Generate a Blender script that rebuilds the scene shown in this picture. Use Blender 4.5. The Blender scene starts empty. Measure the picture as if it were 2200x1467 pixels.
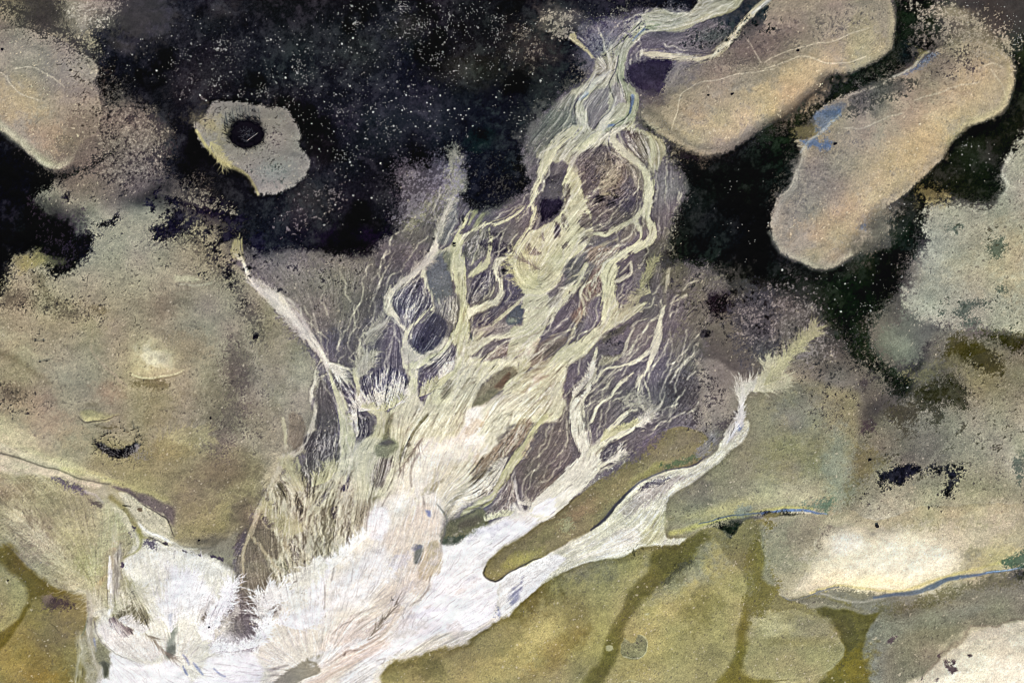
import bpy, math, random
import numpy as np
# ---------------------------------------------------------------- camera, light, exposure
sc = bpy.context.scene
ELEV, AZ = 42.0, 11.0
cd = bpy.data.cameras.new('camera'); cam = bpy.data.objects.new('camera', cd); sc.collection.objects.link(cam)
cam.location = (0, 0, 180); cam.rotation_euler = (0, 0, 0)
cd.sensor_width = 36; cd.lens = 36 * 180 / 220.0; cd.clip_start = 1; cd.clip_end = 5000
sc.camera = cam
try: sc.cycles.filter_width = 1.0
except Exception: pass
wd = bpy.data.worlds.new('World'); sc.world = wd; wd.use_nodes = True
nt = wd.node_tree; nt.nodes.clear()
sky = nt.nodes.new('ShaderNodeTexSky'); sky.sky_type = 'NISHITA'; sky.sun_disc = False
sky.sun_elevation = math.radians(ELEV); sky.sun_rotation = math.radians(180 - AZ)
bg = nt.nodes.new('ShaderNodeBackground'); bg.inputs['Strength'].default_value = 0.10
wo = nt.nodes.new('ShaderNodeOutputWorld'); nt.links.new(sky.outputs[0], bg.inputs[0]); nt.links.new(bg.outputs[0], wo.inputs[0])
ld = bpy.data.lights.new('sun', 'SUN'); ld.energy = 4.2; ld.angle = math.radians(0.5); ld.color = (1.0, 0.96, 0.90)
sun = bpy.data.objects.new('sun', ld); sc.collection.objects.link(sun); sun.rotation_euler = (math.radians(90 - ELEV), 0, math.radians(AZ))
sc.view_settings.view_transform = 'Standard'; sc.view_settings.look = 'None'; sc.view_settings.gamma = 1; sc.view_settings.use_curve_mapping = False
sc.view_settings.exposure = 0.0
GAIN = np.array((1.11, 1.14, 1.22))      # daylight on a flat white sheet, used to turn the surveyed colours into base colours
# ---------------------------------------------------------------- survey grid
# survey units: 1 unit = 0.1 m on the ground, origin at the north-west corner of the flown area (2200 x 1467 units)
U = 0.1
STEP = 1.7
def axis(n0, n1, rings=34, g=1.2):
    a = np.arange(n0, n1 + STEP, STEP)
    s = STEP * g ** np.arange(1, rings + 1)
    return np.concatenate([(a[0] - np.cumsum(s))[::-1], a, a[-1] + np.cumsum(s)])
AX = axis(-22, 2222); AY = axis(-18, 1485)
NX, NY = len(AX), len(AY)
XX, YY = np.meshgrid(AX, AY)
XX = XX.astype(np.float32); YY = YY.astype(np.float32)
rng = np.random.default_rng(7)
LAT = [rng.random((512, 512)).astype(np.float32) for _ in range(8)]
def vn(x, y, w, k=0):
    R = LAT[k % 8]
    fx = x / w + 37.3 * k; fy = y / w + 11.7 * k
    ix = np.floor(fx); iy = np.floor(fy); tx = fx - ix; ty = fy - iy
    tx = tx * tx * (3 - 2 * tx); ty = ty * ty * (3 - 2 * ty)
    ix = ix.astype(np.int32) & 511; iy = iy.astype(np.int32) & 511
    jx = (ix + 1) & 511; jy = (iy + 1) & 511
    a = R[iy, ix]; b = R[iy, jx]; c = R[jy, ix]; d = R[jy, jx]
    return ((a + (b - a) * tx) + ((c + (d - c) * tx) - (a + (b - a) * tx)) * ty) * 2 - 1
def fbm(x, y, w, o=4, k=0, r=0.55):
    s = 0; a = 1; t = 0
    for i in range(o):
        x, y = .8 * x + .6 * y, .8 * y - .6 * x
        s = s + a * vn(x + 13.1 * i, y - 7.7 * i, w, k + i); t += a * a; a *= r; w *= 0.47
    return (s / math.sqrt(t) * 1.6).astype(np.float32)
def sst(a, b, v):
    t = np.clip((v - a) / (b - a), 0, 1); return t * t * (3 - 2 * t)
# shared noises
N1 = fbm(XX, YY, 90, 4, 0)          # broad
N2 = fbm(XX, YY, 26, 4, 1, 0.75)    # patchy
N3 = fbm(XX, YY, 9, 3, 2, 0.8)      # speckle
N4 = rng.normal(0, 1, XX.shape).astype(np.float32)
N5 = rng.normal(0, .6, XX.shape).astype(np.float32) + vn(XX, YY, 3.6, 5)
WX = XX + 3.2 * fbm(XX, YY, 36, 2, 3) + .8 * N3
WY = YY + 3.2 * fbm(XX, YY, 36, 2, 4) + .8 * fbm(XX, YY, 9, 2, 5)
# ---------------------------------------------------------------- tile shorthands for the survey data
TL = {'0': (0, 0, 1)}
for i, (n, x, y) in enumerate([('A', 0, 0), ('B', 550, 0), ('C', 1100, 0), ('D', 1640, 0), ('E', 0, 480), ('F', 550, 480), ('G', 1100, 480), ('H', 1640, 480),
                               ('I', 0, 967), ('J', 550, 967), ('K', 1100, 967), ('L', 1640, 967)]): TL[n] = (x, y, 560 / 1643)
for n, x, y in [('a', 1150, 0), ('b', 1080, 280), ('c', 800, 300), ('d', 480, 500), ('e', 780, 560), ('f', 1100, 560), ('g', 560, 800), ('h', 860, 820),
                ('i', 1160, 800), ('j', 480, 1060), ('k', 160, 1127), ('l', 780, 1100)]: TL[n] = (x, y, 380 / 1640)
TL['z'] = (410, 190, 260 / 1589)
def pts(s):
    """'A x,y x,y,w ...' -> array of (x, y, w); a bare tile letter switches tile; w scales with the tile"""
    out = []; t = TL['0']; w = 0.
    for tok in s.split():
        if tok in TL: t = TL[tok]; continue
        v = [float(q) for q in tok.split(',')]
        if len(v) > 2: w = v[2] * t[2]
        out.append((t[0] + v[0] * t[2], t[1] + v[1] * t[2], w))
    return np.array(out)
def smooth(p, closed, seg=6.):
    if len(p) < 3: 
        n = max(2, int(np.hypot(*(p[1] - p[0])[:2]) / seg)); return p[0] + (p[1] - p[0]) * np.linspace(0, 1, n + 1)[:, None]
    q = np.vstack([p[-1], p, p[0], p[1]]) if closed else np.vstack([2 * p[0] - p[1], p, 2 * p[-1] - p[-2]])
    out = []
    for i in range(1, len(q) - 2):
        a, b, c, d = q[i - 1], q[i], q[i + 1], q[i + 2]
        n = max(2, min(12, int(np.hypot(*(c - b)[:2]) / seg)))
        t = np.linspace(0, 1, n, endpoint=False)[:, None]
        out.append(0.5 * (2 * b + (c - a) * t + (2 * a - 5 * b + 4 * c - d) * t ** 2 + (3 * b - a - 3 * c + d) * t ** 3))
    if not closed: out.append(p[-1:])
    return np.vstack(out)
def window(p, m):
    i0 = max(0, np.searchsorted(AX, p[:, 0].min() - m) - 1); i1 = min(NX, np.searchsorted(AX, p[:, 0].max() + m) + 1)
    j0 = max(0, np.searchsorted(AY, p[:, 1].min() - m) - 1); j1 = min(NY, np.searchsorted(AY, p[:, 1].max() + m) + 1)
    return slice(j0, j1), slice(i0, i1)
def polysdf(p, m=30, warp=1.):
    w = window(p, m)
    x = XX[w] + (WX[w] - XX[w]) * warp; y = YY[w] + (WY[w] - YY[w]) * warp
    d = np.full(x.shape, 1e9, np.float32); ins = np.zeros(x.shape, bool)
    n = len(p)
    for k in range(n):
        ax, ay = p[k, :2]; bx, by = p[(k + 1) % n, :2]
        ex, ey = bx - ax, by - ay; L = ex * ex + ey * ey + 1e-9
        px = x - ax; py = y - ay
        t = np.clip((px * ex + py * ey) / L, 0, 1)
        d = np.minimum(d, (px - t * ex) ** 2 + (py - t * ey) ** 2)
        if ay != by:
            c = ((ay <= y) != (by <= y)) & (x < ax + (y - ay) / (by - ay) * ex)
            ins ^= c
    d = np.sqrt(d)
    return w, np.where(ins, -d, d)
def linedist(p, m, warp=.5):
    """distance to polyline minus half width (local)"""
    w = window(p, m)
    x = XX[w] + (WX[w] - XX[w]) * warp; y = YY[w] + (WY[w] - YY[w]) * warp
    D = np.full(x.shape, 1e9, np.float32)
    i0, j0 = w[1].start, w[0].start
    for k in range(len(p) - 1):
        a, b = p[k], p[k + 1]
        ww = window(p[k:k + 2], m)
        sl = (slice(ww[0].start - j0, ww[0].stop - j0), slice(ww[1].start - i0, ww[1].stop - i0))
        xs = x[sl]; ys = y[sl]
        ex, ey = b[0] - a[0], b[1] - a[1]; L = ex * ex + ey * ey + 1e-9
        t = np.clip(((xs - a[0]) * ex + (ys - a[1]) * ey) / L, 0, 1)
        d = np.sqrt((xs - a[0] - t * ex) ** 2 + (ys - a[1] - t * ey) ** 2) - (a[2] + (b[2] - a[2]) * t) / 2
        D[sl] = np.minimum(D[sl], d)
    return w, D
# ---------------------------------------------------------------- fields
COL = np.zeros((NY, NX, 3), np.float32)   # what the sediment looks like in plain daylight (sRGB 0..255)
HT = np.zeros((NY, NX), np.float32)       # metres
GR = np.ones((NY, NX), np.float32) * 1.0  # grain strength
HL = np.zeros((NY, NX), np.float32)       # light rill filaments
HD = np.zeros((NY, NX), np.float32)       # dark rill streaks
LAB = np.zeros((NY, NX), np.int16)        # which object the ground belongs to
FLOWS = []
PAL = dict(k=(15, 16, 18), K=(34, 34, 36), p=(24, 19, 32), d=(60, 56, 54), m=(96, 89, 84), u=(86, 80, 86), g=(124, 117, 101), t=(150, 140, 118), s=(165, 149, 124),
           S=(184, 165, 130), l=(168, 163, 142), L=(192, 187, 166), c=(208, 203, 182), C=(218, 213, 194), w=(229, 221, 209), W=(247, 242, 246), o=(124, 114, 70),
           O=(92, 83, 36), y=(150, 136, 84), Y=(174, 162, 118), n=(203, 188, 160), N=(232, 220, 200), r=(150, 128, 112), b=(92, 112, 140), a=(170, 165, 165), e=(70, 84, 78),
           q=(112, 106, 96))
def C_(c):
    return np.array(PAL[c] if isinstance(c, str) else c, np.float32)
def mix(w, m, col, gr=None):
    m = m[..., None]
    COL[w] += (C_(col) - COL[w]) * m
    if gr is not None: GR[w] += (gr - GR[w]) * m[..., 0]
def P(s, col, soft=3, op=1., dith=0, warp=1., ht=0, hs=20, gr=None, lab=None, nz='2', hl=None, hd=None, fray=.6):
    if PRE[0]: return (slice(0, 1), slice(0, 1)), np.zeros((1, 1))
    p = smooth(pts(s), True, 14)
    mg = max(soft, dith, hs if ht else 0) * 2 + 12
    w, d = polysdf(p, mg, warp)
    if (hl is not None or hd is not None) and LICS: d = d + (1.3 * LICS[0][w] + 1.7 * LICS[1][w] + 1.2 * N2[w]) * fray
    if dith:
        n = N2[w] * .5 + N3[w] * .38 + N5[w] * .65 if nz == '2' else N3[w] * .45 + N5[w] * .75
        v = -d / dith + n * .75
        m = sst(-.75, .75, v) * sst(2.4, 1.2, d / dith)
    else: m = sst(soft, -soft, d)
    m = m * op
    mix(w, m, col, gr)
    if ht: HT[w] += ht * sst(hs * .35, -hs, d)
    if hl is not None: HL[w] += (hl - HL[w]) * m
    if hd is not None: HD[w] += (hd - HD[w]) * m
    if lab is not None:
        LAB[w][d < 0] = lab
    return w, m
def S(s, col, soft=2, op=1., flow=True, warp=.5, ht=0, gr=None, lab=None, hl=None, hd=None, edge=0, dith=0, taper=False):
    q = pts(s); p = smooth(q, False, 8)
    if PRE[0]:
        if flow: FLOWS.append(p)
        return p
    if hd is not None and len(p) > 4: p[0, 2] *= .45; p[1, 2] *= .75; p[-1, 2] *= .45; p[-2, 2] *= .75
    w, d = linedist(p, p[:, 2].max() / 2 + max(soft, dith * 1.5) + 8 + edge, warp)
    if hd is not None and LICS: d = d + (1.2 * LICS[0][w] + 1.7 * LICS[1][w] + 1.3 * N2[w] + .7 * N3[w]) * min(.85, .3 + p[:, 2].max() * .03)
    if dith: m = sst(-.35, .35, -d / dith + (N2[w] * .8 + N3[w] * .7) * .75) * sst(2.2, 1.5, d / dith)
    else: m = sst(soft, -soft, d)
    m = m * op
    if edge:  # bank shadow painted as a broken dark line along the channel
        e = sst(3.2, 0, np.abs(d - 1)) * .55 * op * sst(-.2, 1., N2[w]); mix(w, e * (1 - m), (60, 52, 52))
    mix(w, m, col, gr)
    if ht: HT[w] += ht * m
    if hl is not None: HL[w] += (hl - HL[w]) * m
    if hd is not None: HD[w] += (hd - HD[w]) * m
    if lab is not None: LAB[w][d < 0] = lab
    return p
def G(x, y, rx, ry, a, col, op=1., n=.25, gr=None):
    """soft round patch of other sediment"""
    if PRE[0]: return
    r = max(rx, ry) * 1.6
    w = window(np.array([[x - r, y - r], [x + r, y + r]]), 0)
    dx = WX[w] - x; dy = WY[w] - y; c, s_ = math.cos(math.radians(a)), math.sin(math.radians(a))
    u = (dx * c + dy * s_) / rx; v = (-dx * s_ + dy * c) / ry
    m = sst(1.25, .15, np.sqrt(u * u + v * v) + n * N2[w]) * op
    mix(w, m, col, gr)
def hair(s, col, n=60, ln=40, spread=.5, wd=1.1, op=.7, br=1, seed=0, side=0, back=False, jit=.35):
    """fans of fine rills leaving a channel, traced as meandering threads"""
    if PRE[0]: return
    p = smooth(pts(s), False, 6); r = np.random.default_rng(seed + 5)
    HAIRS.append((p, col, n, ln, spread, wd, op, br, seed, side, back, jit))
HAIRS = []; CH = []; PRE = [False]; LICS = []
NF = {7: .5 * fbm(XX, YY, 6.5, 2, 6, .9) + .4 * N2 + .5 * N5, 14: .7 * fbm(XX * .8 + YY * .3, YY, 14, 4, 7, .85) + .3 * N2 + .25 * N5, 5: .5 * fbm(XX, YY, 5, 2, 1, .9) + .4 * N2 + .5 * N5}
def F(s, thr, col, size=7, soft=25, op=.9, sgn=1):
    """loose scraps of weed or shell lying over the ground inside a soft outline"""
    if PRE[0]: return (slice(0, 1), slice(0, 1)), np.zeros((1, 1))
    p = smooth(pts(s), True, 16); w, d = polysdf(p, soft + 8, 1.)
    e = sst(soft, -soft, d)
    m = sst(thr - .1, thr + .6, sgn * NF[size][w] - (1 - e) * 1.2) * (e > .02) * op
    mix(w, m.astype(np.float32), col); HT[w] += m * .03
    return w, m
# ---------------------------------------------------------------- flow direction, rill texture
I0 = 34; FX0, FY0 = AX[I0], AY[I0]
def blur(a, n=1):
    for _ in range(n):
        b = np.pad(a, 1, mode='edge')
        a = (b[:-2, 1:-1] + 2 * b[1:-1, 1:-1] + b[2:, 1:-1]) / 4
        b = np.pad(a, 1, mode='edge')
        a = (b[1:-1, :-2] + 2 * b[1:-1, 1:-1] + b[1:-1, 2:]) / 4
    return a
def flowfield():
    g = 14.
    gx = np.arange(-28, 2240, g); gy = np.arange(-28, 1500, g)
    X, Y = np.meshgrid(gx, gy); cs = np.zeros(X.shape); sn = np.zeros(X.shape)
    for p in FLOWS:
        for k in range(0, len(p) - 1, 2):
            b = p[min(k + 2, len(p) - 1)]; a = p[k]
            ex, ey = b[0] - a[0], b[1] - a[1]; L = math.hypot(ex, ey)
            if L < .5: continue
            th = 2 * math.atan2(ey, ex)
            wgt = L / (((X - (a[0] + b[0]) / 2) ** 2 + (Y - (a[1] + b[1]) / 2) ** 2) + 120) ** 1.6
            cs += math.cos(th) * wgt; sn += math.sin(th) * wgt
    th = np.arctan2(sn, cs)
    cs, sn = np.cos(th), np.sin(th)
    cs, sn = blur(cs, 1), blur(sn, 1)
    fx = np.clip((XX + 28) / g, 0, len(gx) - 1.001); fy = np.clip((YY + 28) / g, 0, len(gy) - 1.001)
    ix = fx.astype(int); iy = fy.astype(int); tx = fx - ix; ty = fy - iy
    def bi(F): return (F[iy, ix] * (1 - tx) + F[iy, ix + 1] * tx) * (1 - ty) + (F[iy + 1, ix] * (1 - tx) + F[iy + 1, ix + 1] * tx) * ty
    return (0.5 * np.arctan2(bi(sn), bi(cs)))
def lic(src, th, n, st=1.):
    a = th.astype(np.float32)
    CT, ST = np.cos(a), np.sin(a)
    JJ, II = np.meshgrid(np.arange(NY, dtype=np.float32), np.arange(NX, dtype=np.float32), indexing='ij')
    acc = src.copy()
    for sg in (1, -1):
        x = II.copy(); y = JJ.copy(); dx = CT * sg; dy = ST * sg
        for k in range(n):
            x = x + dx * st; y = y + dy * st
            ix = np.clip(x + .5, 0, NX - 1).astype(np.int32); iy = np.clip(y + .5, 0, NY - 1).astype(np.int32)
            acc += src[iy, ix]
            nx = CT[iy, ix]; ny = ST[iy, ix]; s_ = np.sign(nx * dx + ny * dy); s_[s_ == 0] = 1
            dx = nx * s_; dy = ny * s_
    acc -= acc.mean(); return (acc / acc.std()).astype(np.float32)
def splat(x, y, w):
    """bilinear deposit of thread points; returns (window, density)"""
    fx = (x - FX0) / STEP + I0; fy = (y - FY0) / STEP + I0
    ix = np.floor(fx).astype(int); iy = np.floor(fy).astype(int); tx = fx - ix; ty = fy - iy
    ok = (ix > 3) & (iy > 3) & (ix < NX - 5) & (iy < NY - 5)
    ix, iy, tx, ty, w = ix[ok], iy[ok], tx[ok], ty[ok], w[ok]
    if len(ix) == 0: return None, None
    x0, y0 = ix.min() - 3, iy.min() - 3; W = ix.max() - x0 + 5; H = iy.max() - y0 + 5
    ix -= x0; iy -= y0
    D = np.zeros(W * H)
    for ox, oy, q in ((0, 0, (1 - tx) * (1 - ty)), (1, 0, tx * (1 - ty)), (0, 1, (1 - tx) * ty), (1, 1, tx * ty)):
        D += np.bincount((iy + oy) * W + ix + ox, weights=q * w, minlength=W * H)
    return (slice(y0, y0 + H), slice(x0, x0 + W)), D.reshape(H, W)
def grow_hairs():
    for (p, col, n, ln, spread, wd, op, br, seed, side, back, jit) in HAIRS:
        r = np.random.default_rng(seed + 5)
        k = r.integers(0, len(p) - 1, n); f = r.random(n)[:, None]
        P0 = p[k] * (1 - f) + p[k + 1] * f
        t = p[k + 1] - p[k]; th = np.arctan2(t[:, 1], t[:, 0]) + (math.pi if back else 0)
        sg = np.where(r.random(n) < .5, -1, 1) if side == 0 else np.full(n, side)
        th = th + sg * spread * (.25 + .75 * r.random(n))
        x, y = P0[:, 0].copy(), P0[:, 1].copy(); L = ln * (.35 + .65 * r.random(n))
        xs, ys, ws = [], [], []
        curl = r.normal(0, .012, n); dv = np.zeros(n)
        for gen in range(br + 1):
            for i in range(int(ln / 1.0)):
                dv = dv * .75 + r.normal(0, jit * .35, len(x)); 
                a = th + dv + curl * i
                x = x + np.cos(a); y = y + np.sin(a)
                live = np.clip(1 - i / L, 0, 1)
                xs.append(x.copy()); ys.append(y.copy()); ws.append(np.sqrt(live) * op * .8 * .75 ** gen)
            if gen < br:   # side rills sprout along the way
                X_, Y_, W_ = np.concatenate(xs), np.concatenate(ys), np.concatenate(ws)
                pick = r.integers(0, len(X_), n * 2); pick = pick[W_[pick] > .15]
                T_ = np.tile(th, len(xs))[pick] if len(th) * len(xs) == len(X_) else None
                if T_ is None: break
                x, y = X_[pick], Y_[pick]; th = T_ + r.choice([-1, 1], len(pick)) * (.25 + .4 * r.random(len(pick)))
                L = ln * .5 * (.4 + .6 * r.random(len(pick))); curl = r.normal(0, .015, len(pick)); dv = np.zeros(len(pick))
                if gen == 0: FX_, FY_, FW_ = X_, Y_, W_
                xs, ys, ws = [], [], []
        X_, Y_, W_ = np.concatenate(xs), np.concatenate(ys), np.concatenate(ws)
        if br: X_, Y_, W_ = np.concatenate([FX_, X_]), np.concatenate([FY_, Y_]), np.concatenate([FW_, W_])
        w, D = splat(X_, Y_, W_)
        if w is None: continue
        if wd > 1.3: D = blur(D, int(wd)) * 1.5
        m = np.clip(D, 0, 1).astype(np.float32) * min(1, op + .2)
        mix(w, m, col); HT[w] += m * .015

def creeks(sel, n, ln, col, op, seed, wander=.35, both=False, wd=1):
    """long fine rills that drift with the flow, join and part again"""
    r = np.random.default_rng(seed); js, is_ = np.nonzero(sel); k = r.integers(0, len(js), n)
    y = js[k] + r.random(n); x = is_[k] + r.random(n); L = ln * (.3 + .7 * r.random(n)); dv = np.zeros(n)
    a0 = TH[js[k], is_[k]]; px, py = np.cos(a0), np.sin(a0); sgn = np.where(r.random(n) < .5, -1, 1); px *= sgn; py *= sgn
    ph = r.random(n) * 6.28; fr = .12 + .25 * r.random(n); xs, ys, ws = [], [], []
    for i in range(int(ln)):
        ix = np.clip(x, 1, NX - 2).astype(int); iy = np.clip(y, 1, NY - 2).astype(int)
        a = TH[iy, ix]; cx, cy = np.cos(a), np.sin(a); q = np.sign(cx * px + cy * py); q[q == 0] = 1; cx *= q; cy *= q
        dv = dv * .88 + r.normal(0, wander * .3, n); w = 1.3 * dv + .4 * wander * np.sin(ph + fr * i)
        px, py = cx * np.cos(w) - cy * np.sin(w), cx * np.sin(w) + cy * np.cos(w)
        px = .5 * px + .5 * cx; py = .5 * py + .5 * cy; m = np.hypot(px, py) + 1e-6; px /= m; py /= m
        x = x + px * .6; y = y + py * .6
        live = np.clip(1 - i / L, 0, 1) * sel[iy, ix]
        xs.append(x.copy()); ys.append(y.copy()); ws.append(np.sqrt(live) * op * .62)
    X_, Y_, W_ = map(np.concatenate, (xs, ys, ws)); ok = W_ > .02
    w, D = splat((X_[ok] - I0) * STEP + FX0, (Y_[ok] - I0) * STEP + FY0, W_[ok])
    if wd > 1: D = blur(D, 1) * 1.8
    m = np.clip(D, 0, 1).astype(np.float32) * min(1, op + .15); mix(w, m, col); HT[w] += m * .012
# ---------------------------------------------------------------- 1. broad bed colours (one reading every 10 m)
BASE = """tdmdKkKKkkkkkldmddtmmdd
tttKKKKKKKKdkumumsdkmtK
stmKKlmKKKKkgtdsssKgtsk
ksmgktqKKKKkLucsKdtsSkd
klqkmkdkKuKkdmckkttdkdl
kkllqdppppgcqcmckkssdll
glllqqqqdmcuccmdkdkdlll
tlqqqqqduuccuccmqmdqdmk
qqqYtqqcdccCcCummtmqKoql
ttqqqqqqccCccuqqtqqdqll
nLlyqqtqcwmmuCttqYqqmtl
qtlLoqctNNlWocqYdNsNLtt
OllCcqqWWNWowoOtOqNNNSd
yoCCWmwWwWWwoyyyyooqttn
yolWWWWwwyyYyOYyYYoqtnN
oolWWWwwwyyYyOyyOYoqnNN"""
rows = [r[:23] for r in BASE.split('\n')]
B = np.array([[PAL[c] for c in r] for r in rows], np.float32)
def base(x, y):
    fx = np.clip(x / 100, 0, 21.999); fy = np.clip(y / 100, 0, 14.999)
    ix = fx.astype(int); iy = fy.astype(int); tx = (fx - ix)[..., None]; ty = (fy - iy)[..., None]
    tx = tx * tx * (3 - 2 * tx); ty = ty * ty * (3 - 2 * ty)
    return (B[iy, ix] * (1 - tx) + B[iy, ix + 1] * tx) * (1 - ty) + (B[iy + 1, ix] * (1 - tx) + B[iy + 1, ix + 1] * tx) * ty
COL[:] = base(XX + 18 * N1 + 10 * N2, YY + 18 * vn(XX, YY, 60, 6) + 10 * vn(XX, YY, 25, 7))
# beyond the flown area: the same flats go on in large patches
far = sst(0, 500, np.maximum(np.maximum(-XX, XX - 2200), np.maximum(-YY, YY - 1467)))
fp = fbm(XX, YY, 700, 4, 2)
mix((slice(None), slice(None)), far, 't'); mix((slice(None), slice(None)), far * sst(.1, .4, fp), 'K'); mix((slice(None), slice(None)), far * sst(.2, .6, -fp), 'y')
HT[:] = 0.22 * N1 + .25 * fbm(XX, YY, 170, 2, 5)
def survey():
    # ---------------------------------------------------------------- 2. deep dark bed
    # left half: calmer flats first so the beds cut into clean ground
    P('-30,600 60,540 190,560 200,490 330,470 440,480 500,540 560,600 640,700 690,800 690,1000 640,1100 520,1150 400,1160 250,1050 120,1010 -30,960', (148, 142, 120), 30, .85, gr=1.2)
    P('-40,40 60,60 130,100 200,140 230,170 230,210 300,220 360,280 370,330 340,390 300,420 180,420 -40,300', (118, 108, 98), 25, .9, gr=1.4)
    P('560,560 640,540 760,550 830,540 860,500 960,460 1000,560 900,640 820,700 800,860 740,760 690,740 640,660', (112, 106, 98), 12, .95, gr=1.5)
    P('230,40 340,110 400,70 470,20 520,-60 1540,-60 1430,60 1370,30 1300,40 1240,60 1230,110 1270,150 1235,190 1180,240 1140,290 1110,350 1140,400 1060,445 1000,450 985,400 1000,330 960,350 900,420 830,500 790,540 740,560 690,550 600,555 540,570 505,500 470,440 400,400 350,350 370,300 340,240 280,210 215,205 205,150 190,90', (26, 26, 29), 4, 1, dith=34, ht=-.5, hs=40, gr=.8, lab=3)
    P('-40,270 60,330 105,372 165,368 215,340 240,330 215,350 140,385 80,420 70,440 120,480 150,500 165,560 120,590 70,540 30,560 10,610 -40,650', (18, 18, 20), 4, 1, dith=16, ht=-.5, hs=40, gr=.7, lab=3)
    P('1370,240 1440,310 1500,330 1560,330 1620,300 1700,255 1780,200 1850,165 1920,120 1925,-60 2000,-60 2020,60 1990,110 1930,150 1860,190 1800,230 1740,270 1715,310 1710,370 1680,420 1650,460 1655,510 1700,575 1750,598 1790,590 1850,550 1890,500 1960,440 2010,430 1990,500 1940,600 1900,660 1860,700 1880,760 1930,800 1990,770 2060,740 2130,720 2230,700 2230,740 2130,750 2060,780 2000,830 1940,860 1880,800 1800,720 1740,650 1640,610 1560,600 1500,590 1430,560 1440,470 1475,400 1420,330', (17, 20, 17), 4, 1, dith=26, ht=-.5, hs=40, gr=.7, lab=3)
    P('2035,310 2050,290 2110,265 2180,225 2190,120 2230,90 2230,330 2170,345 2155,375 2160,410 2110,440 2060,420 2000,420 1960,430 1990,370', (26, 26, 22), 4, 1, dith=20, gr=.8, lab=3)
    # thin spots in the dark cover, where the mud below shows
    for a in [(300, 40, 90, 60, 0, 'd', .9), (190, 25, 60, 50, 0, 'q', .8), (470, 20, 60, 40, 0, 'd', .6), (340, 180, 60, 30, 0, 'K', .8), (255, 95, 50, 22, 20, 'd', .8), (1140, 100, 70, 70, 60, 'd', .8),
              (1215, 35, 70, 35, 20, 'm', .9), (1180, 60, 40, 26, 0, 'q', .6), (780, 110, 80, 60, 0, (44, 44, 40), .5), (880, 60, 60, 40, 0, (52, 50, 40), .5), (860, 260, 150, 70, 0, (46, 46, 48), .7), (640, 90, 80, 50, 0, (40, 41, 40), .5),
              (1010, 150, 80, 50, 0, (48, 48, 40), .5), (700, 430, 80, 60, 0, (40, 36, 40), .6), (680, 330, 60, 50, 0, (60, 54, 54), .5), (660, 430, 50, 40, 40, 'd', .6), (640, 470, 50, 30, 0, (60, 54, 56), .5), (960, 150, 70, 30, 0, (40, 40, 36), .6),
              (420, 170, 80, 50, 0, (48, 44, 46), .6), (420, 440, 60, 40, 0, (70, 64, 62), .7), (1040, 300, 40, 30, 0, (30, 42, 36), .7), (1500, 450, 60, 60, 0, (30, 34, 32), .6), (1560, 500, 60, 40, 0, (50, 52, 50), .35),
              (1180, 200, 60, 60, 0, (46, 50, 46), .7), (1120, 260, 40, 40, 0, (40, 44, 40), .5), (1290, 60, 60, 40, 0, (60, 60, 70), .5), (60, 480, 50, 60, 0, (24, 26, 22), .5), (500, 120, 70, 60, 0, (44, 42, 46), .5),
              (1560, 50, 60, 30, -30, (24, 34, 44), .6), (2080, 60, 90, 50, 10, 'm', .85), (2040, 30, 60, 20, 0, 't', .8), (2110, 90, 70, 40, 20, 't', .6), (1990, 60, 60, 40, 0, (60, 58, 58), .5), (1950, 110, 30, 30, 0, (24, 26, 34), .8),
              (2150, 40, 60, 50, 0, (66, 60, 56), .8), (1660, 30, 50, 30, 0, (40, 50, 52), .8), (1620, 110, 60, 18, -10, (60, 66, 64), .6), (1900, 600, 60, 50, 0, (40, 36, 28), .5), (1850, 640, 50, 50, 0, (22, 30, 24), .6),
              (2090, 330, 50, 40, 0, (50, 52, 44), .5), (2080, 400, 60, 40, 0, (30, 30, 20), .5), (1720, 650, 60, 50, 0, (80, 74, 76), .5), (1690, 700, 60, 60, 0, (104, 98, 98), .8)]: G(*a)
    P('2010,560 1990,640 1960,620 1940,680 1890,720 1900,760 1940,790 1970,770 2010,740 2060,740 2080,700 2010,680', (112, 114, 100), 14, .8, dith=18)
    G(1935, 745, 45, 30, 35, (140, 142, 124), .7)
    P('1700,320 1710,380 1680,430 1640,470 1600,440 1560,420 1520,450 1480,520 1500,560 1640,560 1650,500', (15, 16, 18), 10, .6)
    # 3. sand bars
    TB = dict(gr=1.1)
    P('-60,-20 0,60 A 150,180 300,210 420,270 560,350 620,440 570,520 610,600 640,690 640,760 600,850 500,900 470,1000 400,1060 350,1075 290,1052 180,975 90,885 0,818 0 -60,250', (150, 140, 124), 3, 1, dith=2.5, warp=.5, ht=.7, hs=60, nz='3', lab=10, **TB)
    G(40, 215, 80, 60, 40, 'S', .75); G(110, 290, 60, 50, 40, (168, 146, 124), .7); G(60, 120, 70, 50, 0, (150, 146, 130), .5); G(150, 170, 60, 60, 0, (140, 132, 126), .6)
    S('A -20,770,60 60,850,60 160,930,50 280,1020,40 380,1050,30', (166, 164, 136), 8, .55, False); S('A 210,980,9 290,1043,10 370,1062,9 440,1030,7', 'L', 4, .7, False)
    P('A 450,760 640,700 640,860 520,900 470,1010 390,1060 350,1020', (110, 100, 92), 4, .65, dith=20, nz='3')
    P('A 0,0 200,60 400,0 390,60 380,160 520,230 600,330 560,340 420,270 300,210 150,150 60,60 0,60', (56, 52, 48), 4, .9, dith=22, nz='3')
    P('A 400,-20 500,150 560,140 600,60 700,40 680,-40', (150, 142, 130), 4, .9, dith=26, nz='3')
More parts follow.
